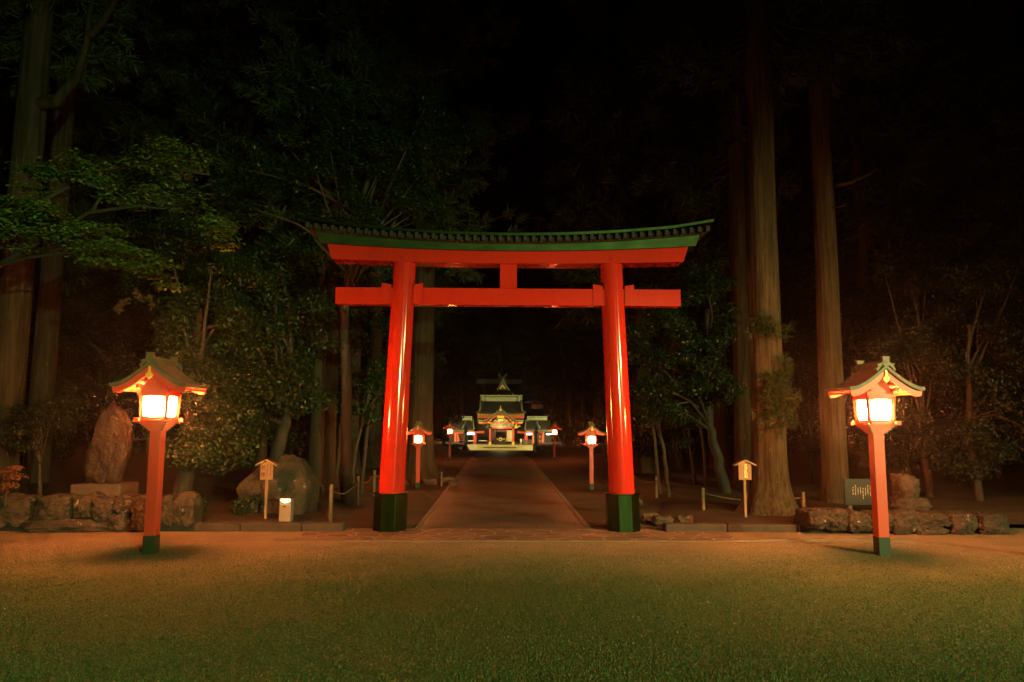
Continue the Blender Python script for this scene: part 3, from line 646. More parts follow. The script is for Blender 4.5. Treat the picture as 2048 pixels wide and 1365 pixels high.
# ------------------------------------------------------------------ trees
def leaf_cloud(centers, spread, n, size, flat=.35, up=.5, ell=.42):
    """diamond leaves gathered round the given clump centres (arrays)"""
    centers = np.asarray(centers, float); spread = np.broadcast_to(np.asarray(spread, float), (len(centers), 3))
    k = rng.integers(0, len(centers), n); d = rng.normal(size=(n, 3)); d /= np.linalg.norm(d, axis=1)[:, None]
    rad = rng.random(n)**.45
    P = centers[k]+d*rad[:, None]*spread[k]
    nrm = rng.normal(size=(n, 3))*flat + d*.55 + np.array([0, -.15, up]); nrm /= np.linalg.norm(nrm, axis=1)[:, None]
    t = rng.normal(size=(n, 3)); t -= (t*nrm).sum(1)[:, None]*nrm; t /= np.linalg.norm(t, axis=1)[:, None]; b = np.cross(nrm, t)
    L = (size*rng.uniform(.65, 1.25, n))[:, None]
    q = np.stack([P-t*L*.5, P+b*L*ell*.5+t*L*.02-nrm*L*.05, P+t*L*.5-nrm*L*.1, P-b*L*ell*.5+t*L*.02-nrm*L*.05], 1)
    return q.reshape(-1, 3)
def tufts(centers, dirs, n_each, length, width):
    """needle sprays: thin blades fanned round a direction from each centre"""
    c = np.repeat(np.asarray(centers, float), n_each, 0); d = np.repeat(np.asarray(dirs, float), n_each, 0); n = len(c)
    v = d+rng.normal(size=(n, 3))*.55; v /= np.linalg.norm(v, axis=1)[:, None]
    c = c+d*rng.uniform(-.5, .5, n)[:, None]*length*1.2 + rng.normal(size=(n, 3))*length*.12
    t = np.cross(v, rng.normal(size=(n, 3))); t /= np.linalg.norm(t, axis=1)[:, None]
    L = (length*rng.uniform(.5, 1.1, n))[:, None]
    q = np.stack([c-t*width*.5, c+t*width*.5, c+v*L+t*width*.2, c+v*L-t*width*.2], 1); return q.reshape(-1, 3)
def trunk_mesh(h, r0, r1, flare=1.6, fh=.8, seg=40, rings=60, lean=(0, 0), seed=0, rough=.05, wob=.025):
    from mathutils import noise as mn
    v = []; f = []
    for i in range(rings+1):
        t = (i/rings)**1.6; z = -.15+(h+.15)*t; r = r0+(r1-r0)*t; r *= 1+(flare-1)*math.exp(-max(0, z)/fh*2.2)
        fl = math.exp(-max(0, z)/fh*1.3)
        cx = lean[0]*t*h+wob*mn.noise(Vector((z*.3, seed, 0))); cy = lean[1]*t*h+wob*mn.noise(Vector((z*.3, seed, 9)))
        for k in range(seg):
            a = 2*PI*k/seg; ca, sa = math.cos(a), math.sin(a)
            w = 1+rough*mn.noise(Vector((ca*3.5, sa*3.5, z*.35+seed)))+rough*1.1*mn.noise(Vector((ca*9, sa*9, z*.5+seed)))+.28*fl*(flare-1)*mn.noise(Vector((ca*2.2, sa*2.2, seed)))
            v.append((cx+r*w*ca, cy+r*w*sa, z))
    for i in range(rings):
        for k in range(seg): f.append((i*seg+k, i*seg+(k+1) % seg, (i+1)*seg+(k+1) % seg, (i+1)*seg+k))
    return MB().add(v, f)
def cedar_crown(h0, h1, rmax, nb=120, ne=56, length=.27, width=.026, seed=0):
    """boughs from bare height h0 to top h1; returns bough tubes and needle quads"""
    rr = random.Random(seed); mb = MB(); C = []; D = []
    for i in range(nb):
        t = (i+rr.random())/nb; z = h0+(h1-h0)*t; a = rr.uniform(0, 2*PI); R = rmax*(1-.8*t)*rr.uniform(.55, 1.1)*(.7+.3*min(1, t*6))
        q = []
        for k in range(6):
            u = k/5; q.append(Vector((math.cos(a)*R*u, math.sin(a)*R*u, z-.35*R*math.sin(u*PI*.55)+.28*R*u*u)))
        mb.tube(q, [.035*(1-.8*k/5) for k in range(6)], 4, False)
        for k in range(9):
            u = rr.uniform(.35, 1.02); p = Vector((math.cos(a)*R*u, math.sin(a)*R*u, z-.35*R*math.sin(u*PI*.55)+.28*R*u*u)); sd = rr.choice((-1, 1))*rr.uniform(0, .5)*R*.35
            C.append((p.x-math.sin(a)*sd, p.y+math.cos(a)*sd, p.z+rr.uniform(-.35, .1))); D.append((math.cos(a)*.6, math.sin(a)*.6, rr.uniform(-.5, .5)))
    return mb, tufts(C, D, ne, length, width)
def cedar(label, x, y, h, r0, r1, flare=1.7, crown=None, mat='bark', group='tall cedars', z=.05, seed=0, fh=.8, rough=.05, seg=48):
    t = thing('cedar_tree', label, 'tree', (x, y, z), 0, group)
    trunk_mesh(h, r0, r1, flare, fh, seg, 70, seed=seed, rough=rough).build('trunk', mat, t, smooth=True)
    if crown:
        mb, q = crown; br = mb.build('boughs', 'bark_dim', t, smooth=True); np_mesh('crown', q, 4, 'needle', t)
    return t
CED = 'tall cedars beside the approach'
c1 = cedar('big fibrous-barked cedar trunk with flared foot beside the lettered sign', 4.78, 12.55, 26, .30, .10, 2.0, cedar_crown(8.6, 26, 3.2, 140, seed=1), 'bark', CED, .05, 1, .75, .06)
c2 = cedar('slimmer straight cedar trunk rising behind the dark information board', 6.62, 13.9, 26, .24, .09, 1.25, cedar_crown(9.3, 26, 3.0, 140, seed=2), 'bark', CED, .05, 2)
a = AT(1487, 800, 17); c3 = cedar('dim greenish cedar trunk just left of and behind the big flared cedar', a.x, 17, 28, .24, .1, 1.5, cedar_crown(7.5, 28, 3.2, 140, seed=3), 'bark_dim', CED, .1, 3)
a = AT(26, 640, 13.2); c4 = cedar('thick cedar trunk at the left edge of the frame', a.x, 13.2, 26, .285, .17, 1.4, None, 'bark_dim', CED, .05, 4)
a = AT(96, 640, 16.5); c5 = cedar('second cedar trunk close behind the leftmost one', a.x, 16.5, 28, .26, .12, 1.3, cedar_crown(11, 28, 3.6, seed=5), 'bark_dim', CED, .1, 5)
c6 = cedar('broad reddish cedar trunk behind the small left lantern', -2.25, 20.3, 30, .36, .16, 1.8, cedar_crown(6.5, 30, 3.8, 150, seed=6), 'bark_dim', CED, .0, 6, .9)
a = AT(634, 850, 16.5); c7 = cedar('mossy twin cedar trunk right of the big boulder, left stem', a.x, 16.5, 26, .17, .09, 1.4, cedar_crown(5, 26, 3.2, 150, seed=7), 'bark_dim', CED, .1, 7)
a = AT(657, 850, 17); c8 = cedar('mossy twin cedar trunk right of the big boulder, right stem', a.x, 17, 26, .19, .09, 1.4, None, 'bark_dim', CED, .1, 8)
a = AT(1345, 800, 24); c9 = cedar('dark slim cedar trunk deep behind the right end of the torii', a.x, 24, 28, .25, .1, 1.4, cedar_crown(9, 28, 3.6, seed=9), 'bark_dim', CED, .1, 9)
c1.rotation_euler.y = .012; c2.rotation_euler.y = .006
# forked limbs on the leftmost cedar
def limb(parent, name, pts, r, mat, seg=8):
    L = [Vector(p) for p in pts]; out = []
    for i in range(len(L)-1):
        for k in range(4):
            t = k/4; v = L[i].lerp(L[i+1], t)+Vector((random.uniform(-.02, .02),)*3); out.append(v)
    out.append(L[-1]); n = len(out)
    return MB().tube(out, [r*(1-.75*i/(n-1)) for i in range(n)], seg).build(name, mat, parent, smooth=True)
o4 = c4.location
def rel(o, px, py, Y): return AT(px, py, Y)-o
limb(c4, 'limb', [rel(o4, 58, 210, 13.2), rel(o4, 115, 205, 13), rel(o4, 155, 150, 13), rel(o4, 178, 70, 13), rel(o4, 185, -60, 13)], .13, 'bark_dim')
limb(c4, 'limb', [rel(o4, 178, 72, 13), rel(o4, 205, 45, 12.9), rel(o4, 240, -10, 12.8), rel(o4, 270, -70, 12.8)], .09, 'bark_dim')
limb(c4, 'limb', [rel(o4, 150, 160, 13), rel(o4, 120, 190, 13.1), rel(o4, 70, 205, 13.1)], .08, 'bark_dim')
mb, q = cedar_crown(8.8, 14, 2.3, 46, 50, .26, .026, 44); mb.build('boughs', 'bark_dim', c4, smooth=True); np_mesh('crown', q, 4, 'needle', c4)
# leafy shoots on the big right cedar trunk
o1 = c1.location
pts = [rel(o1, 1530+random.gauss(0, 14), 660+random.gauss(0, 9), 12.2) for _ in range(26)] + [rel(o1, 1552+random.gauss(0, 17), 790+random.gauss(0, 34), 12.15) for _ in range(90)]
C = [tuple(p) for p in pts]; D = [(random.gauss(0, .5), -.6, random.gauss(0, .5)) for _ in pts]
np_mesh('shoots', tufts(C, D, 30, .15, .012), 4, 'needle', c1)
# limb stubs on the second right cedar
o2 = c2.location
limb(c2, 'limb', [rel(o2, 1668, 372, 13.7), rel(o2, 1700, 364, 13.5), rel(o2, 1728, 352, 13.4), rel(o2, 1750, 338, 13.3)], .045, 'bark')
limb(c2, 'limb', [rel(o2, 1668, 416, 13.7), rel(o2, 1680, 412, 13.5), rel(o2, 1692, 409, 13.5)], .035, 'bark')

def broadleaf(name, label, group, x, y, z, trunk_pts, r, clumps, spread, n, size, leafmat='leaf', barkmat='bark_smooth', branches=10, up=.4, ell=.42, cat='tree', flat=.35):
    t = thing(name, label, cat, (x, y, z), 0, group)
    tp = [Vector(p) for p in trunk_pts]
    mb = MB(); out = []
    for i in range(len(tp)-1):
        for k in range(5): out.append(tp[i].lerp(tp[i+1], k/5)+Vector((random.uniform(-1, 1)*r*.25, random.uniform(-1, 1)*r*.25, 0)))
    out.append(tp[-1]); nn = len(out)
    mb.tube(out, [r*(1.25 if i == 0 else 1)*(1-.6*i/(nn-1)) for i in range(nn)], 12); mb.build('trunk', barkmat, t, smooth=True)
    cl = np.asarray(clumps, float)
    mb = MB(); rr = random.Random(int(x*100))
    for c in rr.sample(range(len(cl)), min(branches, len(cl))):
        c = Vector(cl[c]); s = out[min(nn-1, max(nn//3, int(nn*rr.uniform(.4, .95))))]
        if c.z < s.z: s = out[nn//2]
        mid = s.lerp(c, .5)+Vector((rr.uniform(-.15, .15), rr.uniform(-.15, .15), rr.uniform(0, .2)))
        mb.tube([s, s.lerp(mid, .5), mid, mid.lerp(c, .55), c], [r*.34, r*.28, r*.22, r*.16, r*.08], 5)
    if branches: mb.build('branches', barkmat, t, smooth=True)
    np_mesh('crown', leaf_cloud(cl, spread, n, size, flat, up, ell), 4, leafmat, t); return t
def clump_box(n, fx, fy, fz, seed=0):
    """random clump centres in a box (local), thinned to leave gaps"""
    rr = random.Random(seed); return [(rr.uniform(*fx), rr.uniform(*fy), rr.uniform(*fz)) for _ in range(n)]
EV = 'glossy evergreen trees on the left'
def px_clumps(o, spec, seed):
    """spec: list of (px,py,radius_px,count) at depth Y -> local clump centres"""
    rr = random.Random(seed); out = []
    for (px, py, rp, n, Y) in spec:
        for _ in range(n):
            a = rr.uniform(0, 2*PI); q = rp*math.sqrt(rr.random()); out.append(AT(px+q*math.cos(a), py+q*math.sin(a)*.8, Y+rr.uniform(-.7, .7))-o)
    return out
o = Vector((AT(570, 900, 14.6).x-.25, 14.6, .1))
broadleaf('evergreen_tree', 'dense glossy evergreen behind and above the big boulder', EV, *o, [(0, 0, -.1), AT(560, 880, 14.6)-o, AT(585, 800, 14.6)-o, AT(580, 640, 14.6)-o], .16,
    px_clumps(o, [(520, 600, 105, 34, 14.3), (590, 760, 70, 18, 14.2), (500, 800, 75, 22, 14.1), (620, 650, 70, 14, 14.8), (450, 700, 80, 18, 14.2), (570, 520, 70, 12, 14.6)], 1), (.42, .5, .3), 30000, .085, branches=16)
o = Vector((AT(372, 900, 12.9).x, 12.9, .1))
broadleaf('evergreen_tree', 'drooping glossy evergreen just right of the left lantern', EV, *o, [(0, 0, -.1), AT(375, 900, 12.9)-o, AT(392, 760, 12.9)-o, AT(400, 620, 12.9)-o], .17,
    px_clumps(o, [(400, 640, 85, 22, 12.9), (430, 800, 75, 24, 12.5), (390, 890, 50, 14, 12.4), (450, 890, 45, 12, 12.5), (360, 730, 60, 14, 12.8), (480, 560, 60, 10, 13), (400, 500, 60, 10, 13)], 2), (.33, .45, .24), 26000, .075, branches=14)
o = Vector((-3.05, 14.4, .1))
broadleaf('evergreen_tree', 'tall open-branched evergreen rising above the left end of the torii roof', EV, *o, [(0, 0, -.1), AT(690, 620, 14.4)-o, AT(715, 450, 14.4)-o, AT(745, 330, 14.3)-o], .12,
    px_clumps(o, [(640, 240, 70, 12, 14.2), (830, 300, 100, 26, 14.1), (880, 200, 30, 4, 14.1), (700, 290, 90, 16, 14.3), (920, 270, 40, 6, 14.1), (560, 330, 80, 16, 14.3), (680, 390, 110, 22, 14.2), (850, 390, 70, 12, 14.1), (480, 390, 60, 8, 14.2)], 3), (.32, .42, .18), 32000, .09, branches=18, up=.8)
o = Vector((-6.3, 18.5, .1))
broadleaf('evergreen_tree', 'dark evergreen mass deep between the left lantern and the torii', EV, *o, [(0, 0, -.1), (.2, 0, 2), (.1, 0, 5)], .15, clump_box(60, (-3.2, 3.6), (-1, 1), (1.2, 7), 5), (.6, .6, .4), 22000, .1, branches=12)
# saplings left of the torii
SP = 'thin crooked saplings behind the torii'
for i, (pts, Y, r, lab) in enumerate([([(702, 960), (712, 900), (728, 830), (742, 770)], 15.5, .05, 'thin crooked sapling, left of two leaning ones by the left torii pillar'),
        ([(724, 950), (734, 860), (750, 790), (756, 740)], 16.5, .045, 'thin crooked sapling nearest to the left torii pillar'),
        ([(672, 920), (684, 820), (694, 768)], 18, .06, 'slanting smooth stem right of the twin cedar trunk'),
        ([(1320, 990), (1312, 900), (1302, 810), (1300, 780)], 16.3, .04, 'thin straight sapling nearest to the right torii pillar'),
        ([(1338, 988), (1328, 900), (1318, 862), (1306, 812), (1302, 780)], 15.6, .045, 'thin kinked sapling right of the torii, lit brown'),
        ([(1392, 980), (1380, 900), (1376, 830)], 18, .05, 'faint sapling stem between kinked sapling and leaning trunk'),
        ([(1412, 960), (1408, 900), (1400, 840), (1396, 770)], 17.4, .055, 'greyish upright sapling left of the smooth leaning trunk')]):
    Lp = [AT(px, py, Y) for px, py in pts]; o = Vector((Lp[0].x, Y, .08)); Lp = [q-o for q in Lp]; Lp[0].z = -.1
    top = pts[-1]
    broadleaf('sapling', lab, SP, *o, Lp, r, px_clumps(o, [(top[0], top[1], 28, 6, Y), (top[0]-10, top[1]+60, 22, 3, Y)], 20+i), (.3, .3, .18), 1600, .075, branches=5)
a = AT(1452, 990, 16); o = Vector((a.x, 16, .08))
broadleaf('evergreen_tree', 'smooth leaning trunk with sparse glossy leaves left of the big cedar', 'glossy evergreens on the right', *o, [(0, 0, -.1), AT(1436, 920, 16)-o, AT(1420, 850, 16)-o, AT(1412, 740, 16)-o, AT(1414, 620, 16)-o], .13,
    px_clumps(o, [(1380, 730, 70, 14, 15.8), (1340, 790, 60, 12, 15.6), (1440, 780, 45, 8, 15.8), (1390, 640, 80, 12, 15.8), (1300, 690, 50, 8, 16), (1420, 560, 60, 8, 16), (1340, 600, 60, 8, 16)], 31), (.36, .5, .22), 20000, .085, branches=14)
for i, (px, spec, lab) in enumerate([(1862, [(1850, 620, 80, 16, 14.5), (1800, 700, 60, 12, 14.2), (1900, 760, 80, 18, 14.4), (1820, 560, 60, 8, 14.6), (1840, 860, 60, 12, 14.2), (1780, 800, 50, 8, 14.3)], 'dim small-leaved tree directly behind the right lantern head'),
        (1958, [(1960, 700, 90, 20, 13.6), (1990, 850, 70, 18, 13.4), (1930, 900, 60, 14, 13.3), (2030, 760, 80, 16, 13.5), (1960, 560, 80, 10, 13.8), (2020, 440, 80, 8, 14)], 'dim bushy small-leaved tree at the right edge of the frame')]):
    Y = 14.5-i; a = AT(px, 990, Y); o = Vector((a.x, Y, .1))
    broadleaf('small_leaved_tree', lab, 'small-leaved trees on the right', *o, [(0, 0, -.1), AT(px-14, 900, Y)-o, AT(px-22, 800, Y)-o, AT(px-20, 650, Y)-o], .085, px_clumps(o, spec, 50+i), (.38, .5, .25), 30000, .06, 'leaf_dim', branches=16)
# pine-like shrub by the left edge
a = AT(85, 990, 12.2); o = Vector((a.x, 12.2, .1))
broadleaf('shrub', 'spindly twin-stemmed shrub behind the left end of the boulder wall', 'shrubs behind the left wall', *o, [(0, 0, 0), AT(80, 930, 12.2)-o, AT(72, 880, 12.2)-o], .04,
    px_clumps(o, [(60, 840, 45, 12, 12.2), (100, 830, 50, 12, 12.4), (30, 880, 40, 8, 12), (130, 800, 40, 6, 12.5)], 61), (.24, .3, .12), 5000, .05, 'leaf_dim', branches=10, cat='shrub')
a = AT(12, 985, 10.9); o = Vector((a.x, 10.9, .4))
broadleaf('shrub', 'small reddish shrub at the left edge above the boulder wall', 'shrubs behind the left wall', *o, [(0, 0, 0), (0, 0, .2), (.05, 0, .45)], .02, px_clumps(o, [(8, 960, 30, 8, 10.9), (18, 940, 20, 4, 10.9)], 62), (.12, .16, .05), 1500, .04, 'dead_leaf', branches=6, cat='shrub')
for i, (px, py, Y, lab) in enumerate([(395, 1000, 12.2, 'low leafy plant at the right end of the left boulder wall'), (486, 1040, 12, 'little fern-like plant at the foot of the big boulder')]):
    o = AT(px, py+10, Y); o.z = .1
    broadleaf('ground_plant', lab, None, *o, [(0, 0, 0), (0, 0, .1), (.02, 0, .22)], .012, clump_box(9, (-.16, .16), (-.1, .1), (.08, .34), 70+i), (.09, .09, .05), 700, .05, 'leaf', branches=6, cat='plant')
# maple reaching in from the left
o = Vector((-8.6, 10.6, 0)); MP = thing('maple_tree', 'green maple boughs reaching in from the left over the wall', 'tree', o)
def mrel(px, py, Y): return AT(px, py, Y)-o
trunk_mesh(5.2, .17, .08, 1.4, .5, 20, 30, seed=71).build('trunk', 'bark_smooth', MP, smooth=True)
bl = [[(-70, 560, 10.4), (0, 530, 10.2), (90, 478, 10), (180, 425, 9.9), (270, 412, 9.8), (330, 418, 9.8)], [(0, 530, 10.2), (60, 515, 10), (130, 508, 9.9), (180, 500, 9.8)], [(-70, 560, 10.4), (10, 480, 10.6), (90, 400, 10.6), (200, 340, 10.5), (300, 330, 10.5), (420, 350, 10.4)], [(20, 525, 10.2), (30, 470, 10), (20, 420, 9.9)], [(180, 425, 9.9), (205, 395, 9.9), (235, 370, 9.9)]]
for k, bpts in enumerate(bl): limb(MP, 'bough', [mrel(*p) for p in bpts], .05 if k in (0, 2) else .03, 'bark_smooth', 7)
spec = []
rr = random.Random(4)
def band(pts, w, n, Y):
    for _ in range(n):
        i = rr.randrange(len(pts)-1); t = rr.random(); px = pts[i][0]+(pts[i+1][0]-pts[i][0])*t; py = pts[i][1]+(pts[i+1][1]-pts[i][1])*t
        spec.append(tuple(mrel(px+rr.gauss(0, 12), py+rr.gauss(0, w), Y+rr.uniform(-.6, .6))))
band([(-30, 420), (60, 420), (150, 460), (240, 500), (320, 555)], 18, 46, 9.9)
band([(60, 370), (160, 350), (260, 370), (380, 400), (470, 480)], 18, 40, 10.3)
band([(-20, 470), (60, 460), (160, 490), (260, 530)], 16, 26, 9.8)
band([(250, 330), (330, 310), (420, 345)], 14, 14, 10.5)
np_mesh('crown', leaf_cloud(spec, (.3, .35, .055), 15000, .075, .22, 1.3, .6), 4, 'maple', MP)
sd = [tuple(mrel(x+rr.gauss(0, 5), y+rr.gauss(0, 6), 9.9)) for x, y in ((228, 612), (245, 600), (258, 605), (270, 590), (285, 585), (300, 598), (316, 578), (340, 560), (305, 600), (240, 610))]
np_mesh('withered_leaves', leaf_cloud(sd, (.05, .06, .06), 220, .085, .6, -.2, .4), 4, 'dead_leaf', MP)
# distant cedars: three kinds, shared meshes, many standing trees
protos = []
BG = 'dark background cedars'
for k in range(3):
    rr = random.Random(100+k)
    t = thing('cedar_tree', 'dark tall cedar in the unlit wood behind the torii', 'tree', (0, 0, 0), 0, BG)
    trunk_mesh(27, .3, .08, 1.5, .8, 16, 24, seed=100+k).build('trunk', 'bark_dim', t, smooth=True)
    mb, q = cedar_crown(5.5+k, 27, 4.0, 170, 46, .42, .05, 100+k); mb.build('boughs', 'bark_dim', t, smooth=True); np_mesh('crown', q, 4, 'needle', t); protos.append(t)
pos = []
rr = random.Random(12)
tries = 0
while len(pos) < 62 and tries < 5000:
    tries += 1; y_ = rr.uniform(21, 56); x_ = rr.uniform(-.75*y_-2, .75*y_+2)
    if abs(x_-.1) < 4.3 + (4.5 if y_ > 47 else 0): continue
    if any((x_-a)**2+(y_-b)**2 < 9 for a, b in pos): continue
    pos.append((x_, y_))
pos += [(-4.4, 24.5), (4.6, 22.5), (-5.2, 33), (5.3, 29), (5.2, 36), (-5, 42)]
pos += [(-12, 66), (-8.5, 74), (-4.5, 82), (0, 79), (4.5, 83), (9, 75), (13, 67), (-16, 60), (17, 60), (-2, 90), (3, 91), (-7, 88), (8, 90)]
for i, (x_, y_) in enumerate(pos):
    if i < 3: protos[i].location = (x_, y_, 0); protos[i].rotation_euler.z = rr.uniform(0, 6)
    else: dup(protos[i % 3], (x_, y_, gz(y_)*.3), rr.uniform(0, 6), rr.uniform(.85, 1.15))
# undergrowth saplings deeper in the wood
SH = 'dim understorey bushes in the wood'
u0 = broadleaf('bush', 'dim dark bush in the understorey of the wood', SH, 0, 0, 0, [(0, 0, -.1), (.1, 0, 1), (0, 0, 2.6)], .06, clump_box(40, (-1.5, 1.5), (-1.2, 1.2), (.7, 4.4), 81), (.45, .45, .3), 9000, .1, 'leaf_dim', branches=14, cat='bush')
pos = []; tries = 0
while len(pos) < 40 and tries < 5000:
    tries += 1; y_ = rr.uniform(17, 44); x_ = rr.uniform(-.75*y_, .75*y_)
    if abs(x_-.1) < 4.2: continue
    if any((x_-a)**2+(y_-b)**2 < 5 for a, b in pos): continue
    pos.append((x_, y_))
for i, (x_, y_) in enumerate(pos):
    s = rr.uniform(.8, 1.35)
    if i == 0: u0.location = (x_, y_, .05)
    else: dup(u0, (x_, y_, .05), rr.uniform(0, 6), s)

# ------------------------------------------------------------------ the shrine at the end of the path
def S(cx, cy, Y): return AT(860+cx/6.827, 740+cy/6.827, Y)
def sx(cx, Y): return S(cx, 900, Y).x
def sz(cy, Y, cx=990): return S(cx, cy, Y).z
def bbp(m, cx0, cx1, cy0, cy1, Y0, Y1):
    """box whose front face covers crop rectangle at depth Y0"""
    a = S(cx0, cy1, Y0); b = S(cx1, cy0, Y0); return m.bb(a.x, b.x, Y0, Y1, a.z, b.z)
zg = gz(58)
# terrace
m = MB(); bbp(m, 335, 1405, 1036, 1086, 58, 76); bbp(m, 225, 310, 1040, 1080, 58.6, 70); bbp(m, 1495, 1690, 1036, 1090, 58.4, 70)
TE = structure(m.build('stone_terrace', 'terrace'))
m = MB(); bbp(m, 700, 1200, 1031, 1052, 57.9, 58.6); bbp(m, 545, 1265, 1086, 1100, 57.4, 57.99); bbp(m, 1270, 1400, 1090, 1102, 57.5, 57.99); structure(m.build('terrace_steps', 'terrace'))
H = thing('shrine_hall', 'ornate vermilion shrine hall with curved porch gable at the path end', 'shrine', (0, 0, 0))
# main roof: curved slope
def slope(m, cxc, hw_top, hw_bot, cyt, cyb, Yt, Yb, lift=14, n=24, k=10, thick=.1):
    v = []; f = []
    for j in range(k+1):
        t = j/k; Y = Yt+(Yb-Yt)*t; cy = cyt+(cyb-cyt)*(t*.75+.25*t**.5) ; hw = hw_top+(hw_bot-hw_top)*t**5
        for i in range(n+1):
            u = -1+2*i/n; up = lift*abs(u)**6*t**4; p = S(cxc+u*hw, cy-up, Y); v.append(tuple(p))
    nn = len(v); v += [(x, y, z-thick) for x, y, z in v]
    for j in range(k):
        for i in range(n): a = j*(n+1)+i; f += [(a, a+1, a+n+2, a+n+1), (nn+a, nn+a+n+1, nn+a+n+2, nn+a+1)]
    for i in range(n): a = k*(n+1)+i; f.append((a, a+1, nn+a+1, nn+a)); a = i; f.append((a, nn+a, nn+a+1, a+1))
    for j in range(k):
        for i in (0, n): a = j*(n+1)+i; f.append((a, a+n+1, nn+a+n+1, nn+a))
    return m.add(v, f)
m = MB(); slope(m, 970, 278, 342, 425, 588, 65, 60.6); RF = m.build('main_roof', 'thatch', H, smooth=False)
m = MB(); bbp(m, 690, 1258, 372, 428, 64.9, 65.4); bbp(m, 683, 1262, 347, 360, 64.8, 65.5); rd = m.build('main_ridge', 'pale_copper', H)
for c in (728, 1218): bbp(MB(), c-12, c+12, 356, 436, 64.6, 64.85).build('ridge_end', 'pale_copper', rd)
for c in (852, 1092): bbp(MB(), c-7, c+7, 358, 384, 64.7, 64.85).build('ridge_ornament', 'pale_copper', rd)
m = MB()
for s, c in ((-1, 690), (1, 1250)): m.tube([S(c, 420, 64.9), S(c+s*2, 500, 62.6), S(c+s*12, 560, 61.2), S(c+s*50, 582, 60.7)], .07, 6)
m.build('verge_strip', 'pale_copper', RF)
m = MB(); bbp(m, 650, 1285, 612, 660, 61.4, 61.6); m.build('eave_wall', 'shrine_red', H)
m = MB()
for i in range(30):
    c = 656+(1283-656)*i/29
    bbp(m, c-4, c+4, 606-10*abs(i-14.5)**4/14.5**4, 620, 60.8, 61.4)
m.build('rafters', 'gold', RF)
# porch with undulating gable
ctr = 965
kp = [(0, 585), (75, 592), (115, 618), (150, 652), (190, 676), (240, 686), (305, 684)]
def kcurve(dy, sc=1):
    L = [(ctr-a*sc, b+dy) for a, b in kp[::-1]]+[(ctr+a*sc, b+dy) for a, b in kp[1:]]
    out = []
    for i in range(len(L)-1):
        for k in range(4):
            t = k/4; p0 = L[max(i-1, 0)]; p1 = L[i]; p2 = L[i+1]; p3 = L[min(i+2, len(L)-1)]
            out.append(tuple(.5*((2*p1[q])+(-p0[q]+p2[q])*t+(2*p0[q]-5*p1[q]+4*p2[q]-p3[q])*t*t+(-p0[q]+3*p1[q]-3*p2[q]+p3[q])*t**3) for q in (0, 1)))
    out.append(L[-1]); return out
def kstrip(m, d0, d1, Y0, Y1, sc=1, sc1=None):
    t = [(S(a, b, Y0).x, S(a, b, Y0).z) for a, b in kcurve(d0, sc)]; b_ = [(S(a, b, Y0).x, S(a, b, Y0).z) for a, b in kcurve(d1, sc1 or sc)]
    return m.strip(t, b_, Y0, Y1)
PR = kstrip(MB(), 0, 26, 58.9, 62, 1.02).build('porch_roof', 'roof_copper', H)
kstrip(MB(), 4, 12, 58.84, 58.9, 1.03).build('verge_strip', 'pale_copper', PR)
kstrip(MB(), 27, 56, 59.0, 59.2, .99, .97).build('porch_bargeboard', 'shrine_red', PR)
for q in ((918, 1012, 630, 656, 58.9, 59.0), (664, 722, 700, 722, 58.92, 59.0), (1208, 1266, 700, 726, 58.92, 59.0)): bbp(MB(), *q).build('gilt_fitting', 'gold', PR)
for c, y_ in ((830, 690), (1098, 690), (795, 720), (1136, 720)): bbp(MB(), c-9, c+9, y_-9, y_+9, 58.92, 59.0).build('gilt_boss', 'gold', PR)
m = MB(); a = [(890, 600), (905, 565), (940, 548), (950, 520), (965, 512), (980, 520), (992, 548), (1026, 565), (1045, 600)]
m.poly([(S(x, y, 59).x, S(x, y, 59).z) for x, y in a], 58.7, 59.3); oc = m.build('porch_crest', 'roof_copper', H)
m = MB()
p = S(965, 546, 58.7); m.tube([(p.x, 58.62, p.z), (p.x, 58.7, p.z)], .1, 16); bbp(m, 959, 971, 494, 516, 58.8, 58.95); m.build('gilt_crest', 'gold', oc)
m = MB(); m.poly([(S(x, y, 59.3).x, S(x, y, 59.3).z) for x, y in [(850, 716), (880, 680), (925, 660), (1010, 660), (1052, 680), (1085, 716)]], 59.3, 59.45); m.build('gable_carving', 'carving', H)
m = MB(); bbp(m, 930, 1000, 672, 702, 59.22, 59.3); bbp(m, 872, 912, 692, 706, 59.22, 59.3); bbp(m, 1020, 1062, 690, 704, 59.22, 59.3); m.build('gilt_carving', 'gold', H)
m = MB(); bbp(m, 836, 1130, 716, 732, 59.25, 59.5); bbp(m, 846, 1124, 778, 802, 59.22, 59.5); m.build('porch_beam', 'shrine_red', H)
m = MB(); bbp(m, 824, 1142, 734, 777, 59.3, 59.5); m.build('frieze', 'carving', H)
m = MB(); rr = random.Random(9)
for i in range(26):
    c = 835+i*11.6; bbp(m, c-rr.uniform(2, 5), c+rr.uniform(2, 5), 740+rr.uniform(0, 16), 760+rr.uniform(0, 14), 59.25, 59.32)
m.build('frieze_relief', 'pale_copper', H)
for c0, c1 in ((806, 830), (1121, 1150)):
    P = bbp(MB(), c0, c1, 800, 1000, 59.3, 59.6).build('porch_pillar', 'shrine_red', H); m = MB(); bbp(m, c0-4, c1+4, 985, 1034, 59.26, 59.64); bbp(m, c0-3, c1+5, 715, 735, 59.2, 59.5); m.build('gilt_shoe', 'gold', P)
m = MB(); m.poly([(S(x, y, 59.4).x, S(x, y, 59.4).z) for x, y in [(1152, 800), (1158, 755), (1182, 736), (1190, 752), (1178, 766), (1198, 774), (1218, 758), (1240, 774), (1228, 780), (1214, 772), (1196, 798)]], 59.35, 59.5); m.build('beam_end_carving', 'gold', H)
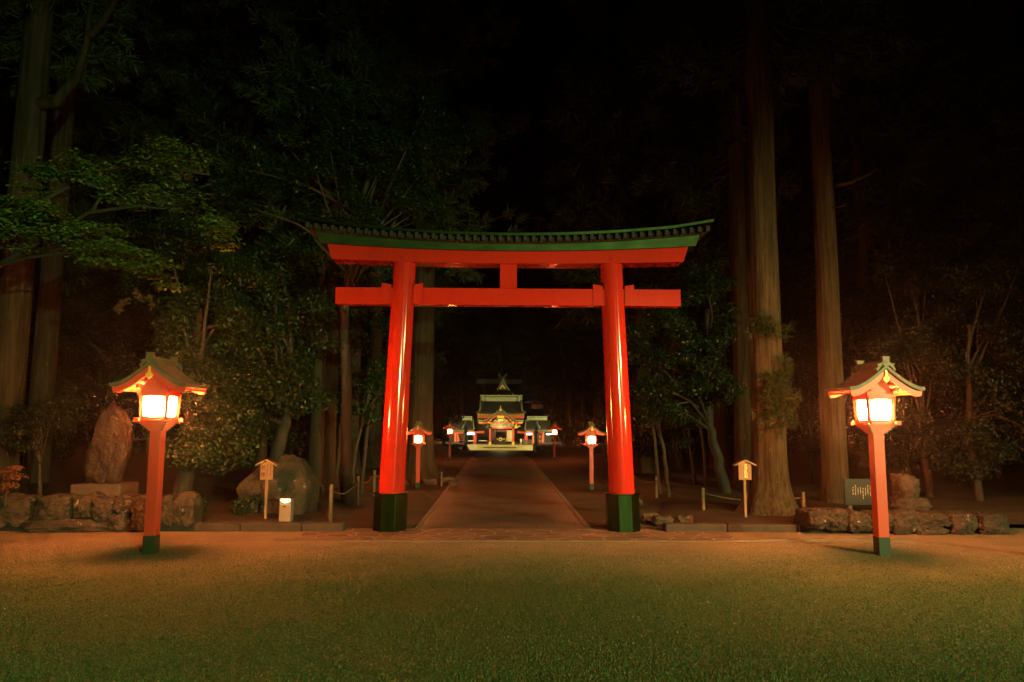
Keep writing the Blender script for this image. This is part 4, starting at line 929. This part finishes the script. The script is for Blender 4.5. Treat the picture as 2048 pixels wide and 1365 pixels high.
m = MB(); m.poly([(S(x, y, 59.4).x, S(x, y, 59.4).z) for x, y in [(802, 800), (798, 755), (774, 740), (766, 756), (778, 768), (756, 774), (744, 790), (770, 796)]], 59.35, 59.5); m.build('beam_end_carving', 'roof_copper', H)
bbp(MB(), 640, 1290, 660, 1036, 62.6, 63).build('hall_wall', 'shrine_dark', H)
bbp(MB(), 828, 884, 812, 975, 60.4, 60.55).build('door_leaf', 'dark_wood', H)
bbp(MB(), 1052, 1120, 826, 980, 60.4, 60.55).build('hanging_screen', 'cream', H)
m = MB(); bbp(m, 918, 1040, 830, 840, 60.4, 60.5); bbp(m, 1040, 1052, 815, 985, 60.35, 60.5); bbp(m, 884, 892, 815, 985, 60.35, 60.5); m.build('door_frame', 'shrine_red', H)
# offering box with gilt crests
OB = thing('offering_box', 'black offering box with gilt crest in the shrine porch', 'offering box')
bbp(MB(), 878, 1050, 930, 1034, 59.7, 60.2).build('box', 'shrine_dark', OB, bevel=.02)
m = MB(); p = S(962, 950, 59.68)
for k in range(20): pass
ring = [(p.x+.115*math.cos(t), 59.66, p.z+.115*math.sin(t)) for t in np.linspace(0, 2*PI, 25)]; m.tube(ring, .038, 6, False); m.build('round_crest', 'gold', OB)
m = MB()
for c in (916, 925, 988, 1002, 1016): bbp(m, c-2.5, c+2.5, 938, 958, 59.64, 59.7)
m.tube([S(1040, 930, 59.66), S(1044, 955, 59.66), S(1034, 978, 59.66)], .03, 6); m.build('gilt_mark', 'gold', OB)
# rear hall
RH = thing('rear_hall', 'dark rear sanctuary roof with gilt gable peak and crossed finials', 'shrine')
m = MB(); m.poly([(S(x, y, 68).x, S(x, y, 68).z) for x, y in [(838, 348), (900, 290), (955, 205), (985, 128), (1012, 128), (1042, 205), (1098, 290), (1162, 348), (1128, 348), (1060, 285), (990, 200), (925, 285), (866, 348)]], 67.6, 70); m.build('gable_roof', 'roof_copper', RH)
m = MB(); m.poly([(S(x, y, 68).x, S(x, y, 68).z) for x, y in [(880, 352), (990, 225), (1110, 352)]], 67.9, 68.2); m.build('gable_wall', 'post_wood', RH)
m = MB(); m.poly([(S(x, y, 68).x, S(x, y, 68).z) for x, y in [(945, 268), (990, 205), (1036, 268), (1018, 262), (990, 234), (962, 262)]], 67.5, 67.6); bbp(m, 930, 1052, 334, 344, 67.6, 67.8); m.build('gilt_fitting', 'gold', RH)
m = MB(); bbp(m, 640, 1255, 130, 190, 70, 70.6); bbp(m, 915, 1055, 112, 128, 69.4, 70.6); m.build('ridge', 'silhouette', RH)
m = MB(); m.tube([S(930, 60, 69.3), S(1050, 165, 69.3)], .07, 4); m.tube([S(1055, 55, 69.4), S(930, 168, 69.4)], .07, 4); m.build('crossed_finial', 'roof_copper', RH)
m = MB(); bbp(m, 1290, 1380, 440, 452, 68, 68.4); bbp(m, 1390, 1545, 470, 530, 69, 69.3); bbp(m, 1290, 1555, 438, 446, 68.6, 68.8); m.build('side_wall', 'shaded_red', RH)
# wings
def wing(name, label, c0, c1, v0, v1, inner):
    w_ = thing(name, label, 'shrine building', (0, 0, 0), 0, 'corridor wings either side of the hall')
    cc, hw = (c0+c1)/2, (c1-c0)/2
    m = MB(); slope(m, cc, hw-16, hw, 685, 812, 62.4, 59.6, 4); rf = m.build('roof', 'thatch', w_)
    m = MB(); bbp(m, v0, v1, 650, 688, 62.3, 62.6); bbp(m, v0-6, v1+6, 634, 644, 62.2, 62.7); m.build('ridge', 'pale_copper', rf)
    e = c1 if inner > 0 else c0
    m = MB(); m.tube([S(e-inner*12, 680, 62.35), S(e-inner*8, 740, 61), S(e, 810, 59.6)], .06, 5); bbp(m, (v1 if inner > 0 else v0)-8, (v1 if inner > 0 else v0)+8, 634, 700, 62.1, 62.25); m.build('verge_strip', 'pale_copper', rf)
    bbp(MB(), c0+4, c1-4, 824, 838, 59.7, 59.85).build('eave_board', 'pale_copper', rf)
    bbp(MB(), c0, c1, 838, 1036, 62, 62.3).build('back_wall', 'shrine_dark', w_)
    return w_
WL = wing('corridor_wing', 'left corridor wing of the shrine behind the small left lantern', 262, 602, 440, 568, 1)
WR = wing('corridor_wing', 'right corridor wing of the shrine with lattice screen before it', 1296, 1660, 1334, 1600, -1)
def cols(w_, L, top=850):
    for c in L: bbp(MB(), c-10, c+10, top, 1034, 60, 60.25).build('column', 'shrine_red', w_)
cols(WL, (340, 374, 602, 622)); cols(WR, (1302, 1322, 1404, 1548))
for w_, L in ((WL, [(512, 740, 836, 866), (330, 456, 838, 872)]), (WR, [(1196, 1404, 836, 866), (1480, 1560, 838, 864)])):
    for q in L: bbp(MB(), *q, 60.02, 60.3).build('beam', 'shrine_red', w_)
for w_, L in ((WL, [(508, 602, 864, 884)]), (WR, [(1322, 1390, 870, 886), (1590, 1654, 872, 886)])):
    for q in L: bbp(MB(), *q, 59.8, 59.9).build('strip_light', 'tube', w_)
for w_, L in ((WL, [(384, 456, 890, 1010)]), (WR, [(1482, 1556, 872, 1016)])):
    for q in L: bbp(MB(), *q, 61, 61.1).build('wall_panel', 'shrine_red', w_)
for w_, L in ((WL, [(392, 402, 900, 935), (428, 440, 900, 935), (345, 356, 880, 1030), (380, 456, 885, 893), (372, 456, 965, 974)]), (WR, [(1530, 1544, 895, 990), (1488, 1506, 900, 938), (1410, 1420, 875, 1000)])):
    m = MB()
    for q in L: bbp(m, *q, 60.9, 60.98)
    m.build('paper_streamer', 'cream', w_)
m = MB()
bbp(m, 520, 600, 966, 976, 59.9, 60); bbp(m, 670, 775, 964, 974, 60.2, 60.3); m.build('handrail', 'cream', WL)
FS = thing('lattice_screen', 'weathered lattice screen on the right of the shrine porch', 'fence')
m = MB()
for c in (1276, 1302, 1328, 1354, 1384): bbp(m, c-7, c+7, 936 if c < 1300 else 958, 1034, 59.0, 59.08)
for y_ in (962, 992, 1022): bbp(m, 1270, 1390, y_-6, y_+6, 59.02, 59.1)
m.build('lattice', 'post_wood', FS)
m = MB(); bbp(m, 1230, 1256, 946, 1030, 59.4, 59.5); tag(m.build('paper_banner', 'cream', None, bevel=.005), 'small pale upright panel between porch and lattice screen', 'panel')
# two tall stone lanterns silhouetted before the terrace
def stone_lantern(cx, lab):
    Y = 56; p = S(cx, 1098, Y); s = thing('stone_lantern', lab, 'stone lantern', (p.x, Y, p.z), 0, 'stone lanterns before the terrace')
    f = lambda cy: S(cx, cy, Y).z-p.z
    q = lambda d: S(cx+d, 1000, Y).x-p.x
    m = MB(); m.ngon(0, 0, -.4, f(1072), q(52), q(50), 6); m.ngon(0, 0, f(1072), f(1046), q(42), q(40), 6); m.build('base', 'silhouette', s)
    MB().ngon(0, 0, f(1046), f(868), q(27), q(25), 16).build('shaft', 'silhouette', s)
    m = MB(); m.ngon(0, 0, f(868), f(850), q(27), q(42), 6); m.ngon(0, 0, f(850), f(800), q(30), q(30), 6); m.build('fire_box', 'silhouette', s)
    m = MB(); m.ngon(0, 0, f(800), f(775), q(58), q(48), 6); m.ngon(0, 0, f(775), f(735), q(48), q(18), 6); m.ngon(0, 0, f(735), f(712), q(14), q(14), 12); m.ngon(0, 0, f(712), f(690), q(16), q(2), 12); m.build('cap', 'silhouette', s)
stone_lantern(484, 'tall dark stone lantern before the left corridor wing'); stone_lantern(1455, 'tall dark stone lantern before the right corridor wing')
# lit trees beside the shrine
o = Vector((S(1720, 1000, 54).x+.6, 54, -.4))
def scl(o, spec, seed):
    rr = random.Random(seed); out = []
    for cx, cy, rp, n, Y in spec:
        for _ in range(n):
            a = rr.uniform(0, 2*PI); q = rp*math.sqrt(rr.random()); out.append(S(cx+q*math.cos(a), cy+q*math.sin(a), Y+rr.uniform(-1, 1))-o)
    return out
broadleaf('evergreen_tree', 'lit green tree overhanging the right corridor wing', 'trees beside the shrine', *o, [(0, 0, 0), (-.1, 0, 2.5), (-.6, 0, 5)], .13, scl(o, [(1780, 330, 150, 22, 54), (1720, 520, 130, 22, 54), (1850, 640, 130, 20, 54), (1680, 230, 100, 8, 54), (1900, 450, 100, 10, 54), (1800, 820, 120, 12, 54)], 91), (.55, .6, .35), 9000, .17, branches=18)
o = Vector((S(330, 1000, 52).x-.8, 52, -.4))
broadleaf('evergreen_tree', 'faint green tree left of the shrine above the corridor wing', 'trees beside the shrine', *o, [(0, 0, 0), (.1, 0, 2.5), (.3, 0, 5)], .13, scl(o, [(330, 250, 130, 16, 52), (250, 420, 120, 14, 52), (360, 620, 80, 5, 52)], 92), (.5, .6, .35), 6000, .16, branches=14)

# ------------------------------------------------------------------ camera
cam = bpy.data.cameras.new('camera'); co = bpy.data.objects.new('camera', cam); COL.objects.link(co); SC.camera = co
cam.sensor_width = 36; cam.lens = 36*FPX/2048; cam.clip_end = 800; cam.clip_start = .05
mw = Matrix((_R, _U, -_F)).transposed().to_4x4(); mw.translation = (0, 0, EYE); co.matrix_world = mw
# ------------------------------------------------------------------ light
# thin mist added to imitate the lens glow round the lamps
if GLOW_HAZE:
    mm = bpy.data.materials.new('lens_glow_mist'); mm.use_nodes = True; nt = mm.node_tree; nt.nodes.clear()
    vo = nt.nodes.new('ShaderNodeVolumePrincipled'); vo.inputs['Density'].default_value = GLOW_HAZE; vo.inputs['Color'].default_value = (.9, .9, .9, 1); vo.inputs['Anisotropy'].default_value = .93
    ot = nt.nodes.new('ShaderNodeOutputMaterial'); nt.links.new(vo.outputs[0], ot.inputs['Volume']); M['mist'] = mm
    hz_ = MB().bb(-76, 76, -45, 134, -3, 42).build('glow_haze', 'mist'); hz_['kind'] = 'stuff'; hz_['label'] = 'thin mist added over the whole approach to imitate lens glow round the lamps'; hz_['category'] = 'mist'
w = bpy.data.worlds.new('World'); SC.world = w; w.use_nodes = True
sk = w.node_tree.nodes.new('ShaderNodeTexSky'); sk.sky_type = 'NISHITA'; sk.sun_disc = False; sk.sun_elevation = math.radians(-9); sk.sun_rotation = math.radians(130)
bg = w.node_tree.nodes['Background']; w.node_tree.links.new(sk.outputs[0], bg.inputs[0]); bg.inputs[1].default_value = .05
def lamp(name, kind, loc, energy, col, target=None, size=.1, angle=90, blend=.5):
    l = bpy.data.lights.new(name, kind); l.energy = energy; l.color = col
    if kind in ('POINT', 'SPOT'): l.shadow_soft_size = size
    if kind == 'SPOT': l.spot_size = math.radians(angle); l.spot_blend = blend
    o = bpy.data.objects.new(name, l); COL.objects.link(o); o.location = loc
    if target is not None: o.rotation_euler = (Vector(target)-Vector(loc)).to_track_quat('-Z', 'Y').to_euler()
    return o
# street lamp of the forecourt, standing to the right behind the viewer
lamp('forecourt_lamp', 'SPOT', (12.6, -1.6, 4.8), 9500, (1, .83, .28), (6.2, 9.6, .9), .1, 56, 1.0)
# a second one farther behind, washing the gravel and the trees
lamp('far_forecourt_lamp', 'SPOT', (7, -9, 3.6), 11500, (.72, 1, .33), (-1.6, 5.5, .4), .15, 62, .9)
# floodlights beside the shrine court
for x_ in (-6.2, 6.2): lamp('shrine_floodlight', 'SPOT', (x_, 55.6, 2.2), 2500, (1, .82, .34), (0, 60.5, 1.6), .1, 100, .6)
lamp('porch_lamp', 'POINT', (.1, 58.3, 1.2), 60, (1, .75, .3), None, .06)
w.cycles.sampling_method = 'NONE'
SC.view_settings.view_transform = 'Standard'; SC.view_settings.look = 'None'; SC.view_settings.exposure = 0; SC.view_settings.gamma = 1
SC.render.engine = 'CYCLES'
cy = SC.cycles; cy.use_denoising = DENOISE; cy.use_adaptive_sampling = False; cy.caustics_reflective = False; cy.caustics_refractive = False; cy.max_bounces = 6; cy.diffuse_bounces = 3; cy.glossy_bounces = 3; cy.sample_clamp_indirect = 4
